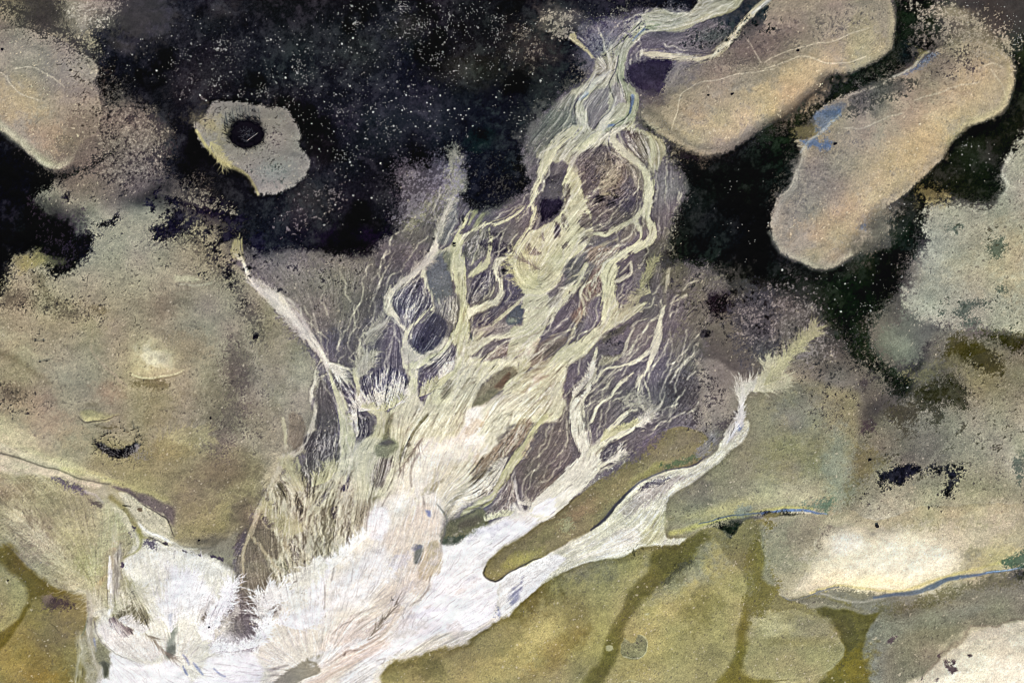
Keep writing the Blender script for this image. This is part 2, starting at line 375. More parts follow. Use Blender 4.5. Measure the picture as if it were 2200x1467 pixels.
    P('z 40,500 110,430 180,330 300,210 450,185 640,150 800,200 1000,230 1180,250 1290,300 1380,480 1420,640 1400,750 1460,850 1560,950 1540,1100 1450,1220 1300,1320 1100,1390 880,1415 840,1330 780,1220 680,1120 560,1050 430,990 330,890 230,790 130,730 70,600', (138, 134, 126), 2, 1, dith=4, ht=.6, hs=30, nz='3', lab=11, warp=1., gr=.8)
    G(590, 370, 50, 30, -20, (140, 142, 136), .7); G(450, 265, 30, 50, -60, (156, 148, 116), .8)
    S('z 60,560,40 200,760,45 320,890,50 440,985,60 600,1060,60 740,1160,40 850,1320,40 890,1400,30', (174, 166, 120), 3, .8, False)
    P('a 880,2010 950,980 1000,1100 1240,1210 C 880,820 1000,870 1150,950 1260,970 1380,950 1500,880 1640,760 D 0,790 120,740 250,640 400,490 480,460 600,450 700,400 800,310 830,240 830,150 800,20 780,-80 0 1700,-60 D 20,60 0,170 C 1500,250 1300,330 1100,370 1040,420 1000,500 900,560 830,640', (150, 139, 122), 3, 1, dith=5, warp=.6, ht=.9, hs=70, nz='3', lab=12, **TB)
    for a in [(1640, 225, 230, 44, -28, (192, 172, 138), .8), (1560, 265, 110, 30, -18, (196, 174, 136), .7), (1400, 230, 40, 50, 0, (112, 106, 98), .7), (1480, 285, 80, 40, 10, (146, 138, 122), .6), (1640, 90, 200, 40, -22, (126, 117, 110), .6), (1560, 240, 130, 45, -24, 'S', .8), (1720, 160, 130, 40, -28, (184, 164, 134), .8), (1500, 200, 100, 60, -20, (164, 146, 124), .6), (1460, 290, 80, 25, 10, (170, 158, 132), .6), (1640, 110, 130, 40, -20, (124, 112, 104), .6),
              (1810, 60, 90, 60, -30, (160, 146, 130), .7), (1850, 100, 60, 60, 0, 'Y', .4)]: G(*a)
    for s in ['C 1000,830 1030,700 1070,600 1180,530 1300,510 1480,470 1643,440', 'D 0,440 130,400 220,365 300,380 420,412 560,385 640,365', 'D 0,400 100,350 200,310 420,270 560,220 650,190', 'C 1560,400 1530,330 1480,250', 'A 0,440 40,480 100,560 180,610 260,640', 'A 100,440 240,440 330,490 420,560']:
        S(' '.join(t if t in TL else t + ',5' for t in s.split()), (216, 202, 178), 2.0, .65, False, .6)
    P('D 40,1467 H 40,0 60,90 120,180 220,240 300,285 350,298 430,280 500,240 580,190 700,120 800,20 D 700,1380 820,1270 930,1190 1040,1090 1120,1000 1180,920 1200,860 1290,800 1400,760 1500,700 1560,600 1570,480 1550,380 1450,310 1330,270 1200,290 1100,300 1060,330 980,420 880,470 800,500 640,560 540,590 430,640 340,700 320,800 270,880 200,890 240,960 200,1090 160,1180 90,1250 50,1360', (156, 145, 126), 3, 1, dith=4, warp=.6, ht=.9, hs=70, nz='3', lab=13, **TB)
    for a in [(1885, 490, 70, 55, -40, (92, 90, 80), .8), (1850, 540, 50, 40, 0, (70, 68, 60), .6), (2010, 250, 150, 40, -44, (196, 178, 148), .7), (1900, 370, 170, 30, -46, (202, 182, 150), .7), (1780, 500, 60, 50, 0, (172, 158, 126), .6), (1740, 440, 60, 120, 30, (142, 137, 124), .6), (1900, 340, 240, 60, -42, (184, 164, 136), .6), (1960, 330, 150, 50, -48, 'S', .8), (2090, 200, 90, 60, -30, (180, 164, 132), .7), (1800, 470, 110, 50, -30, (176, 156, 124), .8), (1760, 380, 70, 90, 30, (140, 132, 120), .7), (1880, 420, 120, 20, -40, (184, 170, 138), .7), (1960, 250, 120, 40, -25, (166, 148, 132), .6),
              (1890, 200, 90, 22, -20, (84, 84, 78), .7), (1860, 230, 60, 20, 0, (100, 96, 88), .6), (2010, 140, 60, 40, -30, (124, 114, 106), .7), (1780, 240, 40, 16, -30, (120, 130, 150), .6), (1770, 545, 60, 20, 0, (164, 150, 122), .6)]: G(*a)
    for s in ['D 540,600 700,560 800,500', 'D 1340,440 1440,410 1500,430', 'D 940,640 1080,600 1200,560 1350,520', 'D 500,820 620,815 740,760 860,720', 'D 1540,640 1480,520 1430,450', 'D 240,960 215,1080 170,1180 100,1240']:
        S(' '.join(t if t in TL else t + ',6' for t in s.split()), (204, 194, 172), 2.2, .6, False, .6)
    P('D 190,800 300,790 340,820 300,870 220,890', (120, 112, 84), 4, .8, dith=10)
    # blue pools along the second bar
    for s, o in [('D 320,740 380,690 470,690 480,740 420,770 400,830 340,830 330,780', .75), ('D 240,900 320,880 350,900 400,880 410,920 370,950 310,940 260,930', 1), ('D 940,440 1040,340 1080,330 1070,370 960,450 880,480', .7), ('D 590,1410 640,1400 620,1440 590,1430', .5)]:
        w, m = P(s, (100, 118, 148), 2, o * .8, dith=7, nz='3', lab=30)
    S('D 820,490,14 940,430,16 1000,350,20 1040,320,20', (200, 196, 176), 3, .7, False); S('D 230,960,10 300,880,14 400,800,16 470,730,10', (176, 180, 180), 3, .6, False)
    P('D 940,280 1000,300 1030,320 960,400 980,330', (150, 140, 100), 3, .6, dith=8)
    for s in ['C 740,690,10 830,800,34 960,900,44 1120,980,44 1260,1000,40 1420,940,44 1560,840,48 1643,790,50 D 130,740,50 260,640,50 420,500,50 560,480,50 700,420,50 800,330,50 850,200,40 850,60,40', 'D 10,1467,40 H 20,90,50 90,200,50 220,280,50 340,335,40 440,310,40 540,250,40 620,210,30', 'D 1120,1040,20 1200,900,40 1300,830,40 1420,790,40 1540,720,44 1600,600,44 1610,460,40 1590,360,30', 'A -20,840,30 60,910,40 180,1020,44 290,1090,40 400,1110,30 470,1060,20', 'z 20,640,60 140,810,80 300,930,90 440,1030,90 600,1110,90 740,1230,80 820,1360,60']:
        S(s, (10, 10, 12), 12, .6, False)  # dark halo: shading around the bars painted into the bed colour
    P('C 740,700 830,640 1000,500 1100,370 1300,330 1500,250 1643,190 1643,740 1500,870 1380,940 1260,960 1150,945 1000,860 880,790', (150, 140, 124), 3, 0)
    for s, c in [('A 0,790,34 90,850,30 180,940,28 290,1030,28 370,1045,26 440,1010,24', (178, 174, 150)), ('C 860,700,30 1000,820,34 1120,910,30 1260,940,30 1400,900,30 1540,810,30 1643,745,30 D 120,700,30 250,600,30 400,460,26', (108, 102, 92)), ('D 560,430,26 700,370,30 790,290,34 805,180,34 800,60,30', (176, 166, 134)), ('D 70,1400,30 110,1270,30 200,1160,28 240,1000,26 260,940,20', (182, 176, 160)), ('H 40,60,26 110,160,28 220,225,28 340,280,28 440,262,26 540,200,26', (176, 172, 148)), ('D 1170,900,30 1270,790,34 1400,740,34 1500,670,36 1545,560,34 1540,420,30', (182, 172, 136))]:
        S(s, c, 10, .6, False)
    # right hand light flat
    P('2240,300 D 1560,980 1520,1070 1540,1180 1500,1240 1430,1290 1330,1310 1220,1280 1150,1260 1050,1300 1010,1400 H 1000,20 1030,100 990,220 1020,320 900,440 920,540 1000,600 1110,640 1200,680 1330,650 1450,680 1560,700 1700,640', (160, 157, 138), 4, 1, dith=14, ht=.4, hs=60, lab=14, gr=1.3)
    S('D 1560,980,20 1515,1070,22 1540,1170,20 1500,1240,14', (196, 192, 170), 4, .6, False); G(2100, 600, 120, 50, 10, (178, 170, 144), .7); G(1990, 660, 60, 30, 20, (178, 176, 158), .6); G(2170, 560, 40, 100, 0, (180, 166, 138), .6)
    P('D 980,1180 1100,1190 1180,1230 1100,1290 1000,1250', (130, 118, 78), 4, .7, dith=14)
    for s in ['H 1440,110 1500,110 1520,180 1470,230 1420,190', 'H 1200,560 1270,490 1340,490 1410,510 1330,540 1260,590', 'H 1100,560 1140,560 1130,580', 'H 1160,40 1250,20 1200,60', 'H 1480,420 1530,410 1510,440', 'H 1240,640 1330,600 1340,660', 'L 1590,60 1643,0 1643,200 1600,180', 'H 1100,1180 1160,1170 1140,1240 1080,1240', 'H 850,1340 890,1350 870,1390']:
        P(s, (84, 92, 80), 3, .85, dith=10, nz='3')
    # lower right muddy stretch
    P('H 1100,700 1300,700 1643,740 1700,1100 1500,1467 L 1643,300 1200,370 700,440 500,400 540,0 H 560,1400 620,1300 900,1100 960,960', (134, 129, 108), 20, .7, gr=1.5)
    for s, c in [('H 980,1040 1080,980 1200,960 1290,1050 1280,1150 1120,1150 1020,1180 960,1120', (44, 42, 26)), ('H 1200,720 1380,760 1480,860 1500,960 1400,920 1300,880 1180,880 1120,820', (58, 52, 24)), ('H 800,1160 960,1140 980,1220 880,1260 930,1320 880,1370 850,1290 800,1200', (60, 54, 40)),
                 ('H 1080,1180 1150,1180 1130,1250 1070,1240', (50, 46, 34)), ('H 1400,670 1600,720 1660,690 1660,790 1560,800 1440,740', (50, 46, 24)), ('H 560,1050 700,960 740,980 600,1060 500,1080', (70, 62, 64)), ('H 600,1240 660,1230 700,1290 620,1300', (70, 58, 60)),
                 ('L 560,0 700,20 760,60 700,110 620,200 560,300 520,340 530,150', (112, 104, 74)), ('H 900,940 1100,900 1180,850 1240,880 1100,960 1000,1020', (110, 106, 80))]:
        P(s, c, 4, .85, dith=16)
    G(1930, 960, 120, 40, -10, (112, 104, 88), .6); G(1990, 1000, 90, 30, 0, (108, 100, 88), .6); G(2120, 940, 80, 80, 0, (156, 152, 128), .7); G(1730, 740, 60, 60, 0, (104, 98, 96), .6); G(1800, 830, 60, 50, 0, (128, 122, 118), .6); G(1750, 900, 80, 70, 0, (128, 124, 110), .6)
    # middle-right olive bar
    P('K 980,540 960,480 970,350 1020,270 1150,160 1300,60 1400,-40 G 1400,1400 1480,1240 1500,1130 1643,1000 H 40,1100 240,1000 450,1030 600,1100 600,1300 560,1467 L 530,100 500,240 450,330 380,390 250,375 100,385 0,400 K 1560,405 1400,430 1280,450 1180,500 1080,525', (137, 131, 104), 16, 1, dith=0, ht=.5, hs=50, lab=15, gr=1.2)
    for a in [(1560, 1090, 130, 22, -12, (168, 158, 112), .8), (1700, 1060, 110, 50, 0, (176, 170, 136), .8), (1690, 970, 90, 60, 0, (140, 133, 92), .7), (1490, 1060, 60, 50, -30, (112, 108, 92), .7), (1620, 900, 90, 60, -40, (150, 144, 122), .5), (1800, 1000, 40, 100, 0, (142, 146, 130), .7), (1720, 880, 80, 60, 0, (128, 126, 112), .7)]: G(*a)
    S('K 1000,520,30 1150,490,34 1280,440,22 1400,415,22 1643,380,20 L 0,385,20 150,360,20 300,370,16', (170, 164, 100), 5, .75, False)
    P('L 330,330 420,300 430,360 400,400 350,390 250,350', (90, 106, 88), 4, .75, dith=10, nz='3'); S('L -10,405,12 120,380,18 230,375,16 330,395,10 400,405,6', (104, 120, 148), 2, .9, False); S('K 1180,470,5 1280,435,8 1400,410,9 1643,392,10', (84, 90, 104), 2, .8, False)
    P('L -20,410 60,400 150,385 240,400 200,425 80,440 0,430', (44, 38, 24), 3, .95, dith=7, nz='3')
    P('K 1280,480 1340,450 1440,455 1480,490 1420,530 1340,560 1290,530', (30, 32, 20), 3, .95, dith=12, nz='3'); P('K 1400,380 1490,350 1500,400 1420,420', (120, 124, 116), 3, .6, dith=8)
    # big warm bars bottom right
    P('L -20,440 150,410 300,400 420,415 500,400 560,380 700,430 1000,360 1300,340 1643,330 1700,330 1700,700 1600,745 1450,762 1300,785 1180,800 1080,840 980,885 880,905 760,900 600,930 480,880 400,872 300,898 220,935 160,945 110,925 60,830 20,700 0,560', (160, 152, 130), 3, 1, ht=.7, hs=60, lab=16, gr=1.1)
    for a in [(1690, 1180, 60, 70, 0, (142, 138, 120), .8), (1740, 1160, 50, 50, 0, (150, 136, 120), .7), (2020, 1100, 180, 50, -5, (194, 182, 158), .8), (2120, 1150, 100, 50, 0, (192, 180, 152), .7), (2130, 1200, 80, 50, -10, (186, 172, 128), .7), (2080, 1080, 140, 30, 0, (156, 148, 126), .6)]: G(*a)
    P('L 410,490 520,470 640,490 800,500 1000,520 1150,570 1220,640 1200,730 1080,810 980,860 900,880 740,875 640,860 500,850 380,850 300,860 200,890 250,800 330,700 370,620 350,560', (228, 215, 192), 26, .95, ht=.2, hs=40, gr=.8)
    for a in [(1830, 1200, 120, 50, -8, (236, 226, 206), .7), (1960, 1190, 110, 60, -5, (244, 234, 214), .7), (1900, 1250, 110, 26, -4, (240, 226, 198), .7), (2060, 1150, 110, 40, -6, (214, 200, 176), .8), (2140, 1110, 90, 34, -6, (198, 186, 164), .8), (1800, 1240, 70, 20, -20, (226, 208, 180), .7)]: G(*a)
    P('L 800,560 1050,570 1180,640 1100,760 900,800 700,760 560,780 480,800 560,700 640,640', (246, 233, 219), 24, .7); P('L 430,540 560,520 640,580 560,640 420,640', (244, 236, 226), 14, .8); P('L 480,800 700,790 900,830 700,850 480,840', (240, 224, 190), 10, .6)
    P('L 430,480 360,540 340,620 330,590 390,500', (110, 98, 92), 4, .6, dith=10)
    S('L 300,895,22 500,850,12 700,875,14 870,885,16 1060,820,18 1250,760,18 1500,700,16', (190, 176, 118), 5, .6, False)
    # its dark lower trim and the mud below
    P('L 320,905 400,880 500,870 620,880 720,905 860,905 960,890 980,950 880,985 760,1010 620,990 520,960 420,935', (126, 120, 106), 4, .9, dith=8); S('L 120,925,6 170,948,8 240,935,8 320,900,9 420,870,8 480,862,6', (120, 118, 116), 1.8, .85, False); S('L 700,930,16 840,905,22 960,890,30 1060,855,34 1160,810,30 1300,785,20 1450,770,16 1643,735,12', (98, 104, 116), 3, .9, False); S('L 1400,775,5 1520,757,6 1643,730,5', (150, 168, 186), 1.5, .9, False); S('L 360,900,6 480,940,14 620,950,10 760,935,6', (176, 168, 156), 3, .6, False)
    P('L 1520,700 1600,640 1700,600 1700,720 1620,745', (74, 92, 72), 4, .85, dith=10, nz='3'); P('L 1590,780 1700,760 1700,850 1640,840', (26, 24, 16), 3, .9, dith=10, nz='3')
    P('L 160,960 300,920 420,940 560,985 700,1010 900,1000 1100,930 1400,860 1700,830 1700,1060 1400,1100 1150,1200 1050,1350 950,1500 640,1500 640,1300 640,1150 700,1060 600,1000 480,1000 330,1010 200,1000', (128, 120, 100), 6, .95, ht=.2, gr=1.3)
    P('L 740,980 900,960 1040,900 1300,840 1643,790 1643,840 1300,880 1100,950 960,1000 760,1020', (98, 90, 62), 6, .7, dith=14); P('L 640,1200 700,1080 800,1050 1000,1020 1200,980 1400,980 1200,1100 900,1150 760,1300 760,1467 650,1467', (128, 126, 110), 14, .7)
    P('L 330,1010 480,1000 640,1030 740,1020 680,1100 640,1200 620,1300 650,1400 660,1500 340,1500 460,1400 510,1260 480,1150 420,1080', 'O', 4, .9, lab=4, gr=1.3); G(1830, 1430, 50, 60, 60, (124, 106, 36), .8); P('L 340,1000 500,1000 560,1060 600,1200 520,1280 500,1160 420,1080', (74, 68, 34), 6, .5)
    P('L 940,1500 1000,1430 1090,1340 1180,1255 1300,1165 1420,1115 1560,1100 1720,1090 1720,1500', (214, 198, 172), 6, 1, ht=.6, hs=50, lab=17, gr=.9); P('L 1040,1500 1140,1380 1280,1250 1420,1190 1720,1180 1720,1500', (238, 224, 202), 24, .9); P('L 1250,1260 1500,1200 1700,1260 1700,1330 1400,1290', (196, 180, 152), 16, .4)
    for s in ['L 1140,1320 1210,1330 1200,1340 1150,1335', 'L 1150,1350 1190,1345 1230,1380 1190,1395 1160,1370', 'L 1070,1440 1100,1430 1095,1450', 'L 1285,1285 1305,1285 1300,1300', 'L 990,1430 1000,1440 994,1444', 'L 780,1200 830,1160 840,1170 800,1210', 'L 1095,1300 1110,1290 1108,1310']: P(s, (84, 66, 70), 2, .8, dith=4, nz='3')
    S('L 1010,1420,9 1100,1310,10 1180,1240,10 1290,1160,9 1420,1095,8 1643,1070,7', (116, 98, 84), 4, .45, False, 2)
    # 4. olive ground bottom centre
    P('J 720,1500 800,1400 900,1300 K -300,1100 -100,1000 0,1010 150,860 300,740 500,700 700,650 900,600 1100,560 1300,480 1380,560 1450,440 1600,440 1700,400 L 0,430 20,700 100,920 200,960 330,1010 200,1020 0,1040 K 1643,1467 1643,1600 -600,1600', (126, 116, 76), 4, 1, gr=1.2)
    P('J 800,1420 K -450,1330 -200,1180 -60,1080 60,1000 150,900 300,790 500,760 700,700 850,650 900,640 850,760 760,880 700,980 640,1080 590,1180 570,1300 500,1400 420,1500 -400,1500 J 740,1500', (148, 138, 92), 5, 1, ht=.3, hs=40, lab=18, gr=1.1)
    for a in [(1160, 1370, 120, 45, -45, (190, 174, 120), .8), (1050, 1430, 100, 40, -20, (176, 160, 104), .8), (1260, 1220, 100, 40, -20, (132, 124, 96), .8), (1230, 1320, 60, 60, -50, (116, 106, 66), .6), (1130, 1290, 40, 90, 60, (112, 100, 52), .8), (1300, 1180, 80, 24, -10, (122, 114, 86), .8), (1010, 1370, 80, 20, -30, (116, 106, 62), .6), (1230, 1440, 60, 40, 0, (130, 120, 88), .5), (1200, 1400, 30, 90, 50, (136, 120, 64), .5), (925, 1440, 50, 40, 0, (112, 106, 66), .8)]: G(*a)
    P('K 690,1180 720,1080 800,980 880,900 950,840 1050,760 1120,680 1200,600 1290,560 1330,640 1400,720 1460,800 1480,900 1480,980 1440,1080 1420,1200 1390,1300 1330,1400 1280,1500 560,1500 620,1400 670,1300', (156, 144, 96), 5, 1, ht=.3, hs=40, lab=19, gr=1.1)
    for a in [(1470, 1220, 90, 60, -30, (152, 148, 124), .9), (1500, 1310, 60, 50, -60, (122, 112, 62), .7), (1420, 1330, 50, 40, -20, (184, 168, 112), .7), (1400, 1400, 60, 60, 0, (172, 156, 100), .6), (1540, 1420, 50, 60, 0, (132, 122, 84), .6), (1400, 1290, 80, 14, -20, (180, 168, 122), .5), (1380, 1450, 60, 20, 0, (176, 160, 100), .5)]: G(*a)
    P('L -130,1130 K 1490,1090 1560,1050 L 0,1035 120,1015 240,1022 340,1055 430,1130 490,1200 505,1260 480,1340 400,1415 300,1445 150,1460 0,1460 -80,1440 -140,1400 K 1455,1350 1470,1250', (150, 140, 98), 3, 1, ht=.3, hs=35, lab=20, gr=1.1)
    for a in [(1660, 1345, 60, 30, 0, (182, 172, 130), .9), (1740, 1350, 50, 36, 0, (154, 146, 110), .8), (1700, 1380, 80, 14, 0, (134, 122, 74), .5), (1690, 1420, 100, 24, 0, (164, 150, 106), .6)]: G(*a)
    S('K 1480,1400,5 1520,1435,6 1643,1450,6 L 100,1448,6 300,1420,6 400,1400,6 480,1340,4', (172, 160, 116), 1.6, .6, False); S('L -140,1455,9 0,1452,7 150,1455,7', (96, 84, 40), 2, .6, False)
    P('K 1500,560 1643,480 L 0,480 20,700 80,880 0,1010 K 1560,1030 1480,1090 1470,950 1530,860 1480,760', (108, 98, 46), 10, .75, dith=14, lab=4); P('K 1560,480 L 0,480 40,740 80,860 -10,800 K 1600,700 1560,560', (142, 138, 120), 6, .7)
    P('K 1040,600 900,640 850,760 740,900 690,1010 630,1120 590,1180 570,1300 500,1400 430,1500 540,1500 620,1400 680,1280 690,1180 720,1080 800,980 880,900 950,840 1050,760 1120,690 1200,610 1260,560 1200,520 1100,560', (99, 91, 44), 9, .9, lab=4, gr=1.2); G(1450, 1210, 60, 40, -40, (78, 70, 36), .6)
    P('K 1420,1200 1440,1080 1470,1000 1490,1090 1470,1250 1455,1360 1490,1430 1643,1462 1643,1500 1290,1500 1340,1400 1400,1300', (112, 100, 40), 9, .9, lab=4)
    P('K 1050,740 1110,690 1130,700 1080,760 1000,830 950,850 960,830', (50, 46, 30), 3, .8, dith=6, nz='3'); P('K 880,930 950,850 1060,760 1120,690 1200,600 1240,640 1140,760 1000,900', (120, 114, 92), 3, .5, dith=12, nz='3')
    # round features
    P('K 700,1190 740,1220 770,1200 790,1160 830,1170 852,1210 848,1260 820,1300 770,1312 710,1305 690,1260', (126, 122, 92), 2, .8, gr=1.6); S('K 700,1185,4 735,1218,3', (180, 172, 130), 1.5, .7, False); S('K 800,1160,4 835,1172,5 854,1210,5 848,1260,5 820,1298,5 770,1310,5 710,1303,5', (184, 178, 138), 1.3, .8, False)
    P('K 590,1255 620,1240 645,1255 640,1280 600,1280', (156, 150, 118), 2, .9); S('K 700,1462,5 740,1448,6 790,1462,5', (184, 176, 132), 1.5, .7, False); P('K 840,1040 870,1035 866,1048 846,1050', (190, 180, 140), 2, .7)
    # left bottom olive corner
    P('-60,1140 0 I 0,540 60,600 200,740 330,850 440,900 540,910 550,960 530,1100 510,1250 480,1400 470,1500 0 -60,1540', (134, 122, 78), 5, 1, ht=.2, gr=1.1)
    P('I -100,570 0,560 100,640 200,730 300,830 430,890 400,910 280,920 180,950 100,1100 0,1240 -100,1240 -100,1180 0,1160 100,1060 170,950 100,800 0,700 -100,640', (98, 86, 38), 12, .85, dith=0, lab=4)
    P('I -100,720 0,720 100,800 170,900 150,1000 60,1110 0,1150 -100,1150', (154, 146, 104), 8, .9, lab=21, ht=.2)
    for a in [(70, 1430, 90, 60, 0, (130, 112, 60), .7), (110, 1350, 50, 60, 20, (118, 106, 76), .8), (120, 1290, 30, 16, 0, (96, 84, 66), .8), (20, 1420, 50, 60, 0, (160, 142, 84), .7), (95, 1460, 50, 30, 0, (150, 126, 62), .7)]: G(*a)
    S('I -10,1250,34 100,1110,30 180,970,20', (104, 92, 38), 4, .8, False); P('I 290,950 340,920 450,960 440,990 340,990', (70, 56, 56), 3, .8, dith=10, nz='3'); P('I 270,920 330,900 320,960 290,960', (160, 140, 120), 3, .5, dith=8, nz='3'); S('I 320,1090,4 350,1110,5 370,1145,4', (70, 64, 44), 1.5, .7, False)
    # left light fan
    P('I -60,90 0,100 200,150 450,210 600,330 700,400 800,470 850,560 830,650 760,800 700,1000 640,950 560,900 430,880 330,850 200,740 60,600 -60,560', (158, 152, 122), 8, .9, hl=.25, gr=1.2)
    for a in [(150, 1150, 80, 70, 0, (176, 170, 134), .8), (60, 1130, 60, 50, 0, (142, 130, 110), .7), (40, 1050, 60, 30, 0, (136, 124, 100), .7), (180, 1230, 60, 50, 0, (168, 166, 126), .9), (230, 1110, 40, 60, 0, (188, 182, 150), .8), (110, 1190, 60, 40, 30, (150, 136, 118), .7), (200, 1020, 50, 40, 30, (150, 146, 116), .6)]: G(*a)
    P('I -60,-40 0,10 100,50 250,95 400,145 520,185 640,215 620,240 520,220 400,190 250,165 0,130 -60,90', (196, 184, 160), 5, .85, lab=22)
    S('I -20,-40,46 120,10,56 260,60,50 420,100,46 560,150,34 700,190,24', (208, 202, 170), 9, .7, False); S('I 640,190,20 800,210,26 940,260,26 1060,310,20', (184, 180, 128), 9, .6, False)
    S('I -10,12,8 80,32,9 200,80,8 300,108,9 400,140,8 520,182,6 640,210,6 700,214,5', (92, 90, 78), 2.2, .75); S('I 0,-110,50 100,-50,70 200,0,70 330,60,50 500,110,40', (196, 190, 150), 14, .7, False); S('I 400,120,30 600,150,30 800,230,20 1000,290,20 1090,300,10', (186, 180, 128), 10, .55, False)
    P('I 340,190 450,205 530,260 520,280 430,240 350,205', (96, 88, 100), 3, .9, dith=8, nz='3'); P('I 560,320 640,340 650,360 600,360', (96, 90, 84), 3, .8, dith=6, nz='3')
    S('I 530,260,20 600,290,10 650,330,8', (184, 176, 168), 3, .6)
    # purple-brown slope and pale wedge
    P('I 720,235 800,240 900,270 1000,310 1100,350 1110,420 1100,480 1050,430 980,380 900,340 820,290', (104, 94, 94), 5, .9, gr=1.3); P('I 740,270 830,290 920,350 1000,390 1050,440 1080,500 1100,560 1180,610 1100,590 1000,560 920,520 860,440 800,370', (198, 192, 166), 3, .95, lab=23, hl=.3)
    S('I 870,460,16 960,530,22 1050,560,18 1110,590,8', (240, 238, 226), 4, .9); S('I 900,340,3 960,375,5 1020,410,6 1060,440,6 1080,490,5 1100,540,3', (48, 38, 50), 1.3, .9, False); S('I 700,300,30 780,380,34 850,460,30 900,540,20 960,560,8', (130, 122, 80), 5, .7)
    P('I 870,370 910,370 905,395 875,392', (110, 98, 82), 2, .8); S('I 770,348,4 825,356,3', (60, 56, 50), 1.2, .8, False)
    P('I 640,-80 900,-20 1200,-40 1600,0 1643,200 1560,440 1500,520 1300,600 1110,570 1100,500 1120,350 1000,300 860,240 700,160 560,100', (132, 124, 92), 18, .6)
    for a in [(480, 1010, 80, 50, 0, (112, 103, 82), .8), (430, 1060, 60, 40, 0, (116, 107, 92), .6), (450, 1130, 70, 20, -10, (150, 142, 100), .7), (290, 1030, 60, 30, 20, (164, 156, 116), .6), (520, 1100, 30, 50, 20, (104, 96, 84), .7), (470, 1160, 60, 14, 0, (104, 100, 84), .8)]: G(*a)
    S('I 1090,590,6 1200,610,10 1350,610,12 1500,560,16 1600,480,12', (98, 96, 84), 5, .6)
    P('I 1320,640 1420,560 1520,500 1500,600 1520,660 1480,720 1400,690', (140, 136, 118), 6, .8)
    # 5. left features: eye shaped mound, small scarps
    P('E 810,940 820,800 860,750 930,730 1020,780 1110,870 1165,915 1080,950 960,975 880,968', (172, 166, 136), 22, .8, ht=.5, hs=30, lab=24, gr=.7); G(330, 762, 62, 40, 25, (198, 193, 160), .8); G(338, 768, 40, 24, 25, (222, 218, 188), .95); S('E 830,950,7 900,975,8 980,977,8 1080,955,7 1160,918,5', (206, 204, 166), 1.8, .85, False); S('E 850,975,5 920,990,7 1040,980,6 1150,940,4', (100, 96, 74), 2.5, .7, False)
    P('E 820,1010 900,1000 1000,990 1050,1020 1000,1050 880,1040', (100, 94, 70), 5, .8, dith=8); S('E 580,670,12 570,790,14 640,880,16 720,960,18 780,1020,22', (160, 148, 128), 4, .65)
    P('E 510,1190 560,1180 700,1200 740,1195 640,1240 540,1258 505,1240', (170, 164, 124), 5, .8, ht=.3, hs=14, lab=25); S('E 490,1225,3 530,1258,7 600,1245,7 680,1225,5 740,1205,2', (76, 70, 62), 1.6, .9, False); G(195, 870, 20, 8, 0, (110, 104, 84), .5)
    P('E 610,1270 700,1265 735,1280 660,1295', (100, 94, 70), 4, .8, dith=6); P('E 570,540 620,520 680,540 660,580 600,570', (104, 98, 76), 5, .8, dith=8); P('E 200,320 280,340 300,420 400,480 520,520 400,530 280,470 220,400', (104, 98, 80), 8, .7, dith=12); S('E 0,820,40 120,860,50 220,930,50 310,1000,40', (104, 98, 78), 12, .6, False); P('E 1090,330 1200,320 1260,350 1160,380 1100,370', (176, 174, 146), 5, .8); S('E 1130,390,10 1260,390,10 1330,370,8', (172, 170, 148), 3, .7)
    for a in [(110, 560+0, 40, 20, 0, (150, 144, 100), .5), (70, 560, 40, 26, -20, (146, 138, 92), .8), (260, 580, 90, 40, 0, (152, 146, 124), .7), (300, 520, 80, 30, 0, (154, 150, 128), .7), (60, 760, 60, 26, 20, (160, 158, 134), .7), (120, 800, 60, 30, 20, (150, 148, 128), .6), (20, 720, 60, 14, 0, (166, 162, 138), .7), (160, 690, 90, 60, 0, (146, 140, 112), .5), (60, 860, 80, 40, 20, (128, 118, 104), .7),
              (400, 760, 60, 60, 20, (146, 134, 108), .4), (360, 650, 60, 50, 0, (124, 114, 96), .6), (420, 740, 50, 40, 0, (150, 136, 112), .5), (520, 780, 40, 90, -10, (104, 98, 84), .7), (470, 860, 60, 70, 30, (112, 106, 88), .7), (590, 760, 50, 120, -10, (136, 130, 104), .6), (230, 840, 40, 30, 0, (140, 122, 102), .6), (90, 900, 120, 40, 24, (170, 154, 128), .6), (30, 930, 90, 30, 22, (196, 186, 152), .8), (380, 960, 60, 30, 10, (156, 144, 104), .7), (560, 900, 60, 60, 0, (132, 124, 102), .6), (340, 880, 60, 50, 0, (136, 128, 100), .5)]: G(*a)
    # dark weed inside the left flats
    for s in ['E 580,60 600,120 580,200 500,260 430,260 440,200 400,180 430,120 520,60', 'A 600,1410 680,1380 740,1350 770,1380 700,1420 640,1430', 'A 950,1440 1000,1410 1060,1390 1080,1320 1160,1330 1160,1400 1090,1467 980,1467', 'A 1040,1240 1140,1270 1260,1310 1440,1330 1560,1380 1480,1400 1300,1350 1160,1300 1060,1280', 'E 960,40 1060,20 1160,0 1200,-20 1180,60 1060,80 1040,100', 'E 1320,160 1350,100 1440,50 1500,30 1480,80 1420,130 1350,180', 'E 1420,260 1450,260 1470,320 1430,340 1400,300', 'E 1450,370 1480,380 1470,410 1450,400', 'E 1530,490 1555,500 1545,520', 'E 1590,700 1620,710 1610,740 1590,720', 'E 1580,100 1643,60 1643,290 1570,270 1610,230 1580,160', 'A 380,1250 440,1200 460,1210 420,1260', 'E 1340,200 1380,230 1350,240']:
        P(s, (22, 19, 30), 3, .95, dith=9, lab=3)
